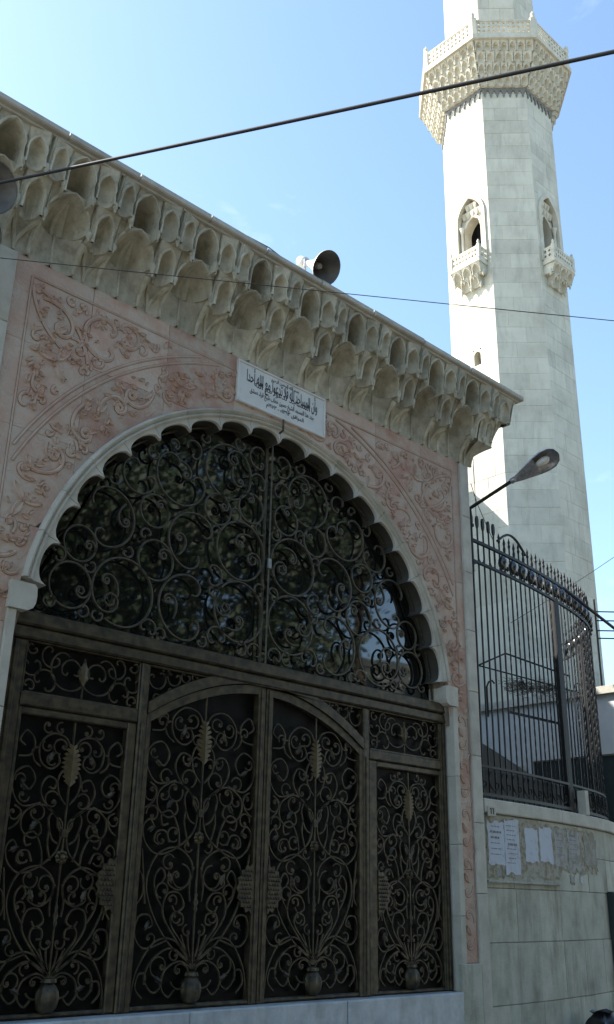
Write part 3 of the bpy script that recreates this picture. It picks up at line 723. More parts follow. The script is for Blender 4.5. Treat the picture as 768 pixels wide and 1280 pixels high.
def tree_panel(parent, x0, x1, z0, ztop, zscale=1.0, lock=None):
    xc = (x0 + x1) / 2; hw = (x1 - x0) / 2 * 0.99; H = (ztop(xc) if callable(ztop) else ztop) - z0 - 0.02
    ztf = ztop if callable(ztop) else (lambda x: ztop)
    ptsR = [(u * hw, v * H) for c in HALF for u, v in catmull(c, 5)]
    def free(x_, z_, r_):
        return x_ - r_ > 0.02 and x_ + r_ < hw and z_ - r_ > 0.02 and z_ + r_ < min(ztf(xc + x_), ztf(xc - x_)) - z0 - 0.01 and all((x_ - a) ** 2 + (z_ - b) ** 2 > (r_ * 0.96) ** 2 for a, b in ptsR)
    fill = pack(free, 0, hw, 0, H, (0.12, 0.095, 0.075, 0.058, 0.044), 420, 0.97, 3); rz_ = random.Random(6)
    for fx, fz, fr_ in fill:
        sh = six(2.2, 6.0, 0.6, 26) if fr_ > 0.05 else six(1.7, 5.0, 0.55, 20); aa = rz_.uniform(0, 6.28); mm = rz_.choice((-1, 1))
        for sx in (-1, 1):
            scroll_mesh([(xc + sx * px_, z0 + pz_) for px_, pz_ in xf(sh, fx, fz, fr_, aa, mm)], parent, 0.0085)
    for sx in (-1, 1):
        for c in HALF:
            pts = [(xc + sx * u * hw, z0 + v * H) for u, v in catmull(c, 5)]
            pts = [(a, min(b, ztf(a) - 0.015)) for a, b in pts]
            scroll_mesh(pts, parent)
        for u, v, r, a in LEAVES:
            lx = xc + sx * u * hw; lz = z0 + v * H
            if lz < ztf(lx) - 0.05: leaf_blob(lx, lz, r, a if sx > 0 else PI - a, parent, mat=M['iron'])
    scroll_mesh([(xc, z0 + 0.10 * H), (xc, z0 + 0.5 * H), (xc, ztf(xc) - 0.004)], parent, 0.010, name='stem')
    urn = [(0.05, 0.0), (0.075, 0.03), (0.088, 0.09), (0.080, 0.14), (0.06, 0.175), (0.045, 0.19), (0.06, 0.20), (0.055, 0.225), (0.03, 0.235)]
    gp(MB().lathe([(r, z + z0) for r, z in urn], 20, (xc, YF, 0), flute=0.06, fk=10), 'urn', M['iron'], parent, 50)
    ros = MB(); zr = z0 + 0.515 * H
    for k in range(8):
        a = k * PI / 4; ros.lathe([(0.001, -0.018), (0.022, -0.008), (0.001, 0.016)], 6, (xc + 0.036 * math.cos(a), YF - 0.012, zr + 0.036 * math.sin(a)), Matrix.Rotation(PI / 2, 3, 'X'))
    ros.lathe([(0.001, -0.02), (0.02, -0.008), (0.022, 0.012)], 8, (xc, YF - 0.018, zr), Matrix.Rotation(-PI / 2, 3, 'X'))
    gp(ros, 'rosette', M['iron_leaf'], parent, 50)
    bud = [(0.004, 0), (0.02, 0.04), (0.012, 0.06), (0.024, 0.09), (0.010, 0.13), (0.016, 0.15), (0.004, 0.18)]
    gp(MB().lathe([(r, z + z0 + 0.27 * H) for r, z in bud], 8, (xc, YF - 0.005, 0)), 'bud', M['iron'], parent, 50)
    col = MB().box(xc - 0.028, xc + 0.028, YF - 0.02, YF + 0.02, z0 + 0.585 * H, z0 + 0.612 * H); gp(col, 'collar', M['iron'], parent)
    fe = MB(); zf = z0 + 0.765 * H; Lf = 0.155 * H
    for k in range(9):
        t = k / 8; wv = 0.092 * math.sin(PI * (0.18 + 0.70 * t)) ** 0.8
        for sx in (-1, 1):
            zb = zf + Lf * t * 0.85
            fe.add([(xc, YF - 0.02, zb), (xc + sx * wv, YF - 0.006, zb + 0.045), (xc + sx * wv * 0.7, YF - 0.014, zb + 0.06), (xc, YF - 0.024, zb + 0.045), (xc, YF + 0.004, zb + 0.02)],
                   [(0, 1, 2, 3), (0, 4, 1), (1, 4, 2), (2, 4, 3)])
    gp(fe, 'feather_leaf', M['iron_leaf'], parent)
    if lock is not None:
        lk = MB(); s = lock
        lx = x0 if s < 0 else x1; zc = 1.70
        out = []
        for k in range(17):
            a = PI * k / 16; rr = 1 + 0.07 * math.cos(a * 16 / 1.0)
            out.append((lx - s * 0.17 * math.sin(a) * rr, zc + 0.20 * math.cos(a) * rr))
        if s > 0: out = out[::-1]
        lk.prism(out, YF - 0.035, YF - 0.02)
        for r_ in range(9):
            for c_ in range(5):
                px = lx - s * (0.015 + 0.030 * c_ + (0.015 if r_ % 2 else 0)); pz = zc - 0.15 + r_ * 0.037
                if ((px - lx) / 0.15) ** 2 + ((pz - zc) / 0.185) ** 2 < 1:
                    lk.lathe([(0.013, 0), (0.011, 0.007), (0.003, 0.012)], 5, (px, YF - 0.035, pz), Matrix.Rotation(PI / 2, 3, 'X'))
        gp(lk, 'lock_plate', M['iron'], parent)
def rect_frame(x0, x1, z0, z1, wl, wr, wb, wt, y0=-0.025, y1=0.045):
    mb = MB(); c = 0.01
    mb.block(x0, x0 + wl, YF + y0, YF + y1, z0, z1, c); mb.block(x1 - wr, x1, YF + y0, YF + y1, z0, z1, c)
    mb.block(x0 + wl, x1 - wr, YF + y0 + 0.002, YF + y1, z0, z0 + wb, c); mb.block(x0 + wl, x1 - wr, YF + y0 + 0.002, YF + y1, z1 - wt, z1, c)
    return mb
# side panels
for (x0, x1, wl, wr, lock, nm) in ((3.588, 4.686, 0.03, 0.088, 1, 'side_panel'), (7.563, 8.732, 0.125, 0.025, -1, 'side_panel')):
    fr = gp(rect_frame(x0, x1, 0.778, 2.985, wl, wr, 0.03, 0.06), nm)
    tree_panel(fr, x0 + wl, x1 - wr, 0.81, 2.92, lock=lock)
    gp(MB().box(x0, x1, YF + 0.046, YF + 0.052, 0.775, 2.99), 'backing_sheet', M['black_sheet'], fr)
    gp(bar(x0, x1, 2.99, 3.095, -0.035, 0.05), 'rail')
# leaves with arched heads
for (x0, x1, wl, wr, lock) in ((4.779, 6.119, 0.045, 0.085, 1), (6.131, 7.471, 0.085, 0.05, -1)):
    fr = MB(); c = 0.01
    def stile(a, b):
        za, zb = ZTOP(a) + 0.075, ZTOP(b) + 0.075
        fr.prism([(a, 0.778), (b, 0.778), (b, zb), (a, za)], YF - 0.028, YF + 0.045)
        mm = (a + b) / 2
        if b - a > 0.06: fr.prism([(mm - .012, 0.79), (mm + .012, 0.79), (mm + .012, ZTOP(mm) + .05), (mm - .012, ZTOP(mm) + .05)], YF - 0.036, YF - 0.028)
    stile(x0, x0 + wl); stile(x1 - wr, x1)
    fr.block(x0 + wl, x1 - wr, YF - 0.026, YF + 0.045, 0.778, 0.812, c)
    bot = []; top = []
    for i in range(13):
        x = x0 + wl + (x1 - wr - x0 - wl) * i / 12; bot.append((x, ZTOP(x) - 0.005)); top.append((x, ZTOP(x) + 0.075))
    fr.prism(bot + top[::-1], YF - 0.026, YF + 0.045)
    fo = gp(fr, 'door_leaf')
    tree_panel(fo, x0 + wl, x1 - wr, 0.815, lambda x: ZTOP(x), lock=lock)
    gp(MB().prism([(x0 + .003, 0.776), (x1 - .003, 0.776), (x1 - .003, ZTOP(x1) + .07)] + [(x1 - (x1 - x0) * i / 10, ZTOP(x1 - (x1 - x0) * i / 10) + .07) for i in range(1, 10)] + [(x0 + .003, ZTOP(x0) + .07)], YF + 0.046, YF + 0.052), 'backing_sheet', M['black_sheet'], fo)
# panels over the side panels and spandrels over the leaves
def over(x0, x1, zlo, zhi, spots, seed):
    fr = gp(rect_frame(x0, x1, zlo(x0) if callable(zlo) else zlo, zhi, 0.015, 0.015, 0.0, 0.012) if not callable(zlo) else MB().block(x0, x1, YF - 0.02, YF + 0.04, zhi - 0.02, zhi, 0.005), 'over_panel')
    rr = random.Random(seed)
    for x, z, r, a, mi, k in spots:
        scroll_mesh(xf(shapes[k], x, z, r, a, mi), fr, 0.0098)
    return fr
for x0, x1 in ((3.587, 4.687), (7.564, 8.733)):
    xc = (x0 + x1) / 2; spots = []
    for s in (-1, 1):
        spots += [(xc + s * 0.155, 3.30, 0.185, 0.6 if s > 0 else 0.6, s, 2), (xc + s * 0.32, 3.40, 0.095, 2.2, s, 1), (xc + s * 0.345, 3.21, 0.10, 4.2, s, 0),
                  (xc + s * 0.475, 3.30, 0.085, 1.2, s, 1), (xc + s * 0.12, 3.34, 0.09, 3.6, s, 0), (xc + s * 0.49, 3.45, 0.045, 1.2, s, 0), (xc + s * 0.48, 3.16, 0.045, 4.2, s, 0)]
    fr = over(x0, x1, 3.097, 3.513, spots, 1)
    leaf_blob(xc, 3.32, 0.11, PI / 2, fr); scroll_mesh([(xc, 3.10), (xc, 3.45)], fr, 0.009, name='stem')
    gp(MB().box(x0, x1, YF + 0.046, YF + 0.052, 3.097, 3.512), 'backing_sheet', M['black_sheet'], fr)
for s in (-1, 1):
    xa = 6.125 + s * 1.348; spots = []
    for d, z, r, a, k in ((0.10, 3.38, 0.095, 0.3, 2), (0.10, 3.20, 0.07, 2.0, 0), (0.27, 3.42, 0.075, 1.3, 1), (0.27, 3.30, 0.05, 0.3, 0), (0.40, 3.455, 0.05, 0.3, 0), (0.50, 3.47, 0.035, 0.9, 1), (0.18, 3.47, 0.04, 2.5, 0)):
        spots.append((xa - s * d, z, r, a, -s, k))
    xx = sorted((xa, xa - s * 0.75))
    fr = over(xx[0], xx[1], lambda x: 0, 3.513, spots, 2)
    gp(MB().prism([(xx[0], 3.1 if s < 0 else 3.42), (xx[1], 3.42 if s < 0 else 3.1), (xx[1], 3.51), (xx[0], 3.51)], YF + 0.046, YF + 0.052), 'backing_sheet', M['black_sheet'], fr)

# ================================================================== PLAQUE
AR = {'ا': (0xFE8D, 0xFE8E), 'أ': (0xFE83, 0xFE84), 'ب': (0xFE8F, 0xFE90, 0xFE91, 0xFE92), 'ت': (0xFE95, 0xFE96, 0xFE97, 0xFE98), 'ج': (0xFE9D, 0xFE9E, 0xFE9F, 0xFEA0),
      'ح': (0xFEA1, 0xFEA2, 0xFEA3, 0xFEA4), 'خ': (0xFEA5, 0xFEA6, 0xFEA7, 0xFEA8), 'د': (0xFEA9, 0xFEAA), 'ذ': (0xFEAB, 0xFEAC), 'ر': (0xFEAD, 0xFEAE), 'س': (0xFEB1, 0xFEB2, 0xFEB3, 0xFEB4),
      'ش': (0xFEB5, 0xFEB6, 0xFEB7, 0xFEB8), 'ط': (0xFEC1, 0xFEC2, 0xFEC3, 0xFEC4), 'ع': (0xFEC9, 0xFECA, 0xFECB, 0xFECC), 'ف': (0xFED1, 0xFED2, 0xFED3, 0xFED4), 'ق': (0xFED5, 0xFED6, 0xFED7, 0xFED8),
      'ل': (0xFEDD, 0xFEDE, 0xFEDF, 0xFEE0), 'م': (0xFEE1, 0xFEE2, 0xFEE3, 0xFEE4), 'ن': (0xFEE5, 0xFEE6, 0xFEE7, 0xFEE8), 'ه': (0xFEE9, 0xFEEA, 0xFEEB, 0xFEEC), 'و': (0xFEED, 0xFEEE),
      'ي': (0xFEF1, 0xFEF2, 0xFEF3, 0xFEF4), 'ء': (0xFE80,), 'ز': (0xFEAF, 0xFEB0), 'ص': (0xFEB9, 0xFEBA, 0xFEBB, 0xFEBC), 'ة': (0xFE93, 0xFE94)}
def shape_ar(t):
    t = t.replace('لا', '\uE000'); out = []
    T = dict(AR); T['\uE000'] = (0xFEFB, 0xFEFC)
    for i, ch in enumerate(t):
        if ch not in T: out.append(ch); continue
        f = T[ch]; pj = i > 0 and t[i - 1] in T and len(T[t[i - 1]]) == 4; nj = len(f) == 4 and i + 1 < len(t) and t[i + 1] in T and len(T[t[i + 1]]) > 1
        if len(f) == 1: k = 0
        elif pj and nj: k = 3
        elif pj: k = 1
        elif nj: k = 2
        else: k = 0
        out.append(chr(f[k]))
    s = ''.join(out)[::-1]
    import re
    return re.sub(r'[0-9٠-٩]+', lambda m_: m_.group(0)[::-1], s)
def text_mesh(name, s, size, x, y, z, wid=None, bold=0.0, sy=1.0):
    cu = bpy.data.curves.new(name, 'FONT'); cu.body = s; cu.size = size; cu.align_x = 'CENTER'; cu.extrude = 0.0015; cu.offset = bold; cu.resolution_u = 4
    o = bpy.data.objects.new(name, cu); link(o); bpy.context.view_layer.update()
    me = bpy.data.meshes.new_from_object(o.evaluated_get(bpy.context.evaluated_depsgraph_get()))
    bpy.data.objects.remove(o); bpy.data.curves.remove(cu)
    xs_ = [v.co.x for v in me.vertices]; k = 1.0
    if wid and xs_: k = wid / (max(xs_) - min(xs_))
    for v in me.vertices: v.co = (x + v.co.x * k, y - v.co.z, z + v.co.y * sy)
    me.materials.clear(); me.materials.append(M['ink']); me.name = name
    return me
pq = empty('inscription_plaque', (6.11, -0.03, 6.36)); tag(pq, 'white marble plaque with black Arabic calligraphy under the cornice', 'plaque')
PO = (6.11, -0.03, 6.36)
p = MB().block(5.48, 6.745, -0.030, -0.005, 6.36, 6.845, 0.004); part_at(p, 'slab', M['plaque'], pq, PO)
p = MB(); 
for a in ((5.48, 6.745, 6.36, 6.385), (5.48, 6.745, 6.82, 6.845), (5.48, 5.505, 6.387, 6.818), (6.72, 6.745, 6.387, 6.818)): p.block(a[0], a[1], -0.042, -0.029, a[2], a[3], 0.005)
part_at(p, 'frame', M['plaque'], pq, PO)
lines = [('بسم الله الرحمن الرحيم', 0.055, 6.14, 6.765, 0.40, 0.0005, 1.0), ('وأن المساجد لله فلا', 0.15, 6.37, 6.635, 0.50, 0.0016, 1.25), ('تدعوا مع الله أحدا', 0.15, 5.85, 6.635, 0.50, 0.0016, 1.25),
         ('المساجد تدعوا مع الله', 0.09, 6.11, 6.605, 0.80, 0.0008, 1.1), ('جدد هذا المسجد الشيخ حسين خطاب شيخ قراء دمشق', 0.075, 6.11, 6.52, 0.92, 0.0008, 1.0), ('الموافق ١٣٩٣ه - ١٩٧٣م', 0.062, 6.15, 6.44, 0.54, 0.0008, 1.0)]
for s, size, x, z, wid, bold, sy in lines:
    me = text_mesh('lettering', shape_ar(s), size, x - PO[0], -0.0305 - PO[1], z - PO[2], wid, bold, sy)
    o = bpy.data.objects.new('lettering', me); link(o); o.parent = pq; o['kind'] = 'stuff'

# ================================================================== LOUDSPEAKERS
def horn(loc, axis, rad_m, label, foot=None):
    h = empty('horn_loudspeaker', loc); tag(h, label, 'loudspeaker', 'horn loudspeakers on the gateway')
    ax = Vector(axis).normalized(); q = ax.to_track_quat('Z', 'Y').to_matrix()
    R_ = rad_m; prof_o = [(0.030, -0.40), (0.035, -0.32), (0.05, -0.24), (0.085, -0.15), (0.135, -0.07), (R_ * 0.93, -0.015), (R_ * 1.03, 0.0), (R_ * 1.03, 0.012)]
    prof_i = [(R_ * 1.0, 0.010), (R_ * 0.9, -0.015), (0.128, -0.07), (0.078, -0.15), (0.045, -0.22)]
    k = R_ / 0.19
    mb = MB().lathe([(r, z * k) for r, z in prof_o], 28, (0, 0, 0), q); mb.f = mb.f[:-1]; mb.build('horn_bell', M['horn'], h, 50)
    mb = MB().lathe([(r, z * k) for r, z in prof_i], 28, (0, 0, 0), q); mb.f = mb.f[:-2]; mb.add([q @ Vector((0.05 * math.cos(a * PI / 6), 0.05 * math.sin(a * PI / 6), -0.21 * k)) for a in range(12)], [tuple(range(12))]); mb.build('horn_throat', M['horn_in'], h, 50)
    mb = MB().lathe([(0.012, -0.21 * k), (0.034, -0.18 * k), (0.038, -0.13 * k), (0.028, -0.10 * k), (0.004, -0.09 * k)], 12, (0, 0, 0), q); mb.build('reflector_cone', M['horn'], h, 50)
    mb = MB().lathe([(0.055, -0.47 * k), (0.062, -0.46 * k), (0.062, -0.37 * k), (0.05, -0.355 * k)], 14, (0, 0, 0), q); mb.build('driver_housing', M['horn'], h, 40)
    if foot is not None:
        b0 = q @ Vector((0, 0, -0.30 * k)); f0 = Vector(foot) - Vector(loc); sd = q @ Vector((1, 0, 0)) * 0.075
        mb = MB(); mb.tube([b0 + sd + Vector((0, 0, .02)), b0 + sd - Vector((0, 0, .08)), Vector((b0.x, b0.y, f0.z + 0.02))], 0.011, 5); mb.tube([b0 - sd + Vector((0, 0, .02)), b0 - sd - Vector((0, 0, .08)), Vector((b0.x, b0.y, f0.z + 0.02))], 0.011, 5)
        mb.box(b0.x - 0.06, b0.x + 0.06, b0.y - 0.05, b0.y + 0.05, f0.z, f0.z + 0.02); mb.build('bracket', M['steel'], h)
    return h
def lead(h, pts): MB().tube(pts, 0.006, 5).build('lead', M['cable'], h)
def camdir(x, y, z): return RM @ Vector((x, y, z))
hl = (6.18, -0.60, 8.04)
horn(hl, camdir(0.62, -0.34, 0.71), 0.19, 'grey horn loudspeaker standing on the roof edge above the plaque', (6.1, -0.35, Z3 + 0.10))
lead(bpy.data.objects['horn_loudspeaker'], [(-0.10, 0.38, 0.12), (-0.2, 0.3, 0.02), (-0.3, 0.12, -0.12), (-0.8, 0.03, -0.14), (-1.3, 0.06, -0.135), (-1.7, 0.3, -0.13)])
horn((2.40, -0.60, 6.90), camdir(0.62, -0.05, 0.78), 0.225, 'large dark horn loudspeaker at the left end of the cornice', (2.4, -0.5, 6.72))
horn((2.44, -0.50, 6.52), camdir(0.70, -0.12, 0.70), 0.17, 'smaller horn loudspeaker below another at the picture edge', (2.4, -0.4, 6.36))

# ================================================================== CABLES
def cable(label, pts, r, name='overhead_cable'):
    o = MB().tube(pts, r, 7).build(name, M['cable'], None, True); return tag(o, label, 'cable', None)
def sagline(a, b, sag, n=24, ext=0.0):
    a, b = Vector(a), Vector(b); d = b - a; a = a - d * ext; b = b + d * ext
    return [a + (b - a) * (i / n) + Vector((0, 0, -sag * 4 * (i / n) * (1 - i / n))) for i in range(n + 1)]
cable('thick black overhead cable crossing in front of the minaret gallery', sagline((2.02, -0.91, 6.465), (3.80, -5.55, 5.71), 0.05, ext=1.2), 0.0118)
cable('thin black wire stretched across the lower cornice', sagline((2.54, -0.42, 6.41), (6.47, -4.43, 5.69), 0.03, ext=1.0), 0.0034)

# ================================================================== STREET LAMP on the corner
lb = Vector((9.365, 0.0, 5.45))
lamp = empty('street_lamp', lb); tag(lamp, 'grey street lamp on a bent arm at the gateway corner', 'street lamp')
def lv(*p): return Vector(p) - lb
p0 = Vector((9.365, 0.0, 6.30)); p1 = Vector((9.50, -0.60, 6.56)); dirl = (p1 - p0).normalized()
MB().tube([lv(9.365, 0.0, 5.45), lv(9.365, 0.0, 6.24), p0 - lb, p0 - lb + dirl * 0.06, p1 - lb], 0.024, 8).build('arm', M['black_iron'], lamp, 40)
MB().box(-0.016, 0.03, -0.03, 0.12, 0.1, 0.14).box(-0.016, 0.03, -0.03, 0.12, 0.6, 0.64).build('wall_clamp', M['black_iron'], lamp)
hx = (Vector((9.69, -1.06, 6.80)) - p1).normalized(); hy = Vector((0, 0, 1)).cross(hx).normalized(); hz = hx.cross(hy)
dn_ = Vector((0, 0, -1)) - hx * (-hx.z); dn_.normalize(); vw_ = Vector((-0.77, -0.5, -0.41)); vw_ -= hx * vw_.dot(hx); vw_.normalize()
hz = -(dn_ * 0.75 + vw_ * 0.62).normalized(); hy = hz.cross(hx)
def lamp_sect(t):
    L = [(0.0, 0.035, 0.034), (0.08, 0.065, 0.055), (0.20, 0.100, 0.075), (0.32, 0.135, 0.095), (0.43, 0.155, 0.105), (0.53, 0.150, 0.085), (0.60, 0.10, 0.05), (0.63, 0.02, 0.01)]
    return L[t]
rws = []; rim = []
for t in range(8):
    u, wv, hh = lamp_sect(t); r = []
    for k in range(11):
        a = PI * k / 10; r.append(p1 - lb + hx * u + hy * (wv * math.cos(a)) + hz * (hh * math.sin(a) ** 0.8 - 0.02))
    rws.append(r)
mb = MB().grid(rws)
rear = [rws[t] for t in range(4)]
mb.grid([[r[0], r[5] - hz * (lamp_sect(i)[2] + 0.03), r[10]] for i, r in enumerate(rear)])
mb.build('lamp_housing', M['steel'], lamp, 40)
mb = MB()
for t in range(2, 7): pass
mb.grid([[p1 - lb + hx * lamp_sect(t)[0] + hy * (lamp_sect(t)[1] * 0.93 * math.cos(PI * k / 8)) + hz * (lamp_sect(t)[2] * 0.8 * math.sin(PI * k / 8) - 0.018) for k in range(9)] for t in range(3, 8)])
mb.build('reflector', M['steel'], lamp, True)
qm = hx.to_track_quat('Z', 'Y').to_matrix()
MB().lathe([(0.02, 0.30), (0.035, 0.33), (0.052, 0.38), (0.055, 0.44), (0.04, 0.49), (0.01, 0.51)], 12, p1 - lb + hz * 0.01, qm).build('bulb', M['lampglass'], lamp, True)
MB().lathe([(0.03, -0.05), (0.038, -0.04), (0.038, 0.04), (0.03, 0.06)], 10, p1 - lb, qm).build('clamp_collar', M['steel'], lamp, 40)
cable('thin service wire slanting down from the lamp arm to the fence', [(9.33, -0.06, 6.62), (9.5, -0.02, 6.4), (9.9, 0.05, 6.02)], 0.005, 'service_wire')
cable('thin wire hanging straight down from the cornice corner', [(9.42, -0.05, 7.0), (9.425, -0.05, 6.6), (9.42, -0.05, 5.9)], 0.004, 'service_wire')
# ================================================================== MINARET
TC = Vector((19.225, 5.795, 0)); RF = 1.49
mn = empty('minaret', TC); tag(mn, 'tall octagonal pale limestone minaret with a carved gallery', 'minaret')
TAN = math.tan(PI / 8)
def octa(rf): return [(rf / math.cos(PI / 8) * math.cos(rad(22.5 + 45 * k)), rf / math.cos(PI / 8) * math.sin(rad(22.5 + 45 * k))) for k in range(8)]
def mp(mb, name, mat, face=None, smooth=False, parent=None):
    """face: outward direction of a face in degrees; local x runs along the face, -y outwards"""
    o = mb.build(name, mat, parent or mn, smooth)
    if face is not None: o.rotation_euler = (0, 0, rad(face + 90))
    return o
ZG0 = 22.95      # foot of the corbelled gallery
WZ0, WZ1, WX = 17.22, 18.82, 0.30    # window hole in the cardinal faces
FACES = [180, 225, 270, 135, 315, 0, 45, 90]
rcore = RF - 0.007
core = MB()
for f in FACES:
    a = rad(f + 90); ca, sa = math.cos(a), math.sin(a); T = lambda x, y, z: (x * ca - y * sa, x * sa + y * ca, z)
    hw = rcore * TAN; yf = -rcore
    def quad(x0, x1, z0, z1): core.add([T(x0, yf, z0), T(x1, yf, z0), T(x1, yf, z1), T(x0, yf, z1)], [(0, 1, 2, 3)])
    if f in (180, 270):
        holes = [(WZ0, WZ1, 0.46)] + ([(14.28, 14.75, 0.12)] if f == 180 else [])
        holes.sort(); z = 0
        for h0, h1, hx_ in holes:
            quad(-hw, hw, z, h0); quad(-hw, -hx_, h0, h1 + (0.85 if hx_ > .2 else 0)); quad(hx_, hw, h0, h1 + (0.85 if hx_ > .2 else 0)); z = h1 + (0.85 if hx_ > .2 else 0)
        quad(-hw, hw, z, ZG0 + 1.6)
    else: quad(-hw, hw, 0, ZG0 + 1.6)
mp(core, 'shaft', M['tower'])
# ashlar courses on the three faces one sees
CH = 0.445; rt = random.Random(11); hw = RF * TAN
bm_cache = {}
def tower_block(f, x0, x1, z0, z1):
    key = (round(x1 - x0, 3), round(z1 - z0, 3))
    if key not in bm_cache: bm_cache[key] = MB().block(-key[0] / 2, key[0] / 2, 0, 0.0135, -key[1] / 2, key[1] / 2, 0.004).mesh('ashlar_block', M['tower'])
    a = rad(f + 90); x = (x0 + x1) / 2; y = -(RF + rt.uniform(-0.002, 0.002))
    o = inst('ashlar_block', bm_cache[key], mn, (x * math.cos(a) - y * math.sin(a), x * math.sin(a) + y * math.cos(a), (z0 + z1) / 2), (0, 0, a))
for f in (180, 225, 270):
    z = 4.0 if f == 225 else (8.0 if f == 180 else 5.6); n = 0
    while z < ZG0 - 0.45:
        z1 = min(z + CH, ZG0 - 0.40); g2 = 0.0025
        cuts = [(-hw, hw)]
        if f in (180, 270) and z1 > WZ0 and z < WZ1 + 0.85: cuts = [(-hw, -0.462), (0.462, hw)]
        elif f == 180 and z1 > 14.28 and z < 14.75: cuts = [(-hw, -0.122), (0.122, hw)]
        for a0, a1 in cuts:
            if a1 - a0 > 1.0:
                sp_ = [[a0, 0.12, a1], [a0, -0.30, 0.34, a1], [a0, -0.14, a1]][n % 3]
            else: sp_ = [a0, a1]
            for q0, q1 in zip(sp_, sp_[1:]):
                e0 = -0.005 if q0 == -hw else g2; e1 = -0.005 if q1 == hw else g2
                tower_block(f, q0 + e0, q1 - e1, z + g2, z1 - g2)
        z = z1; n += 1
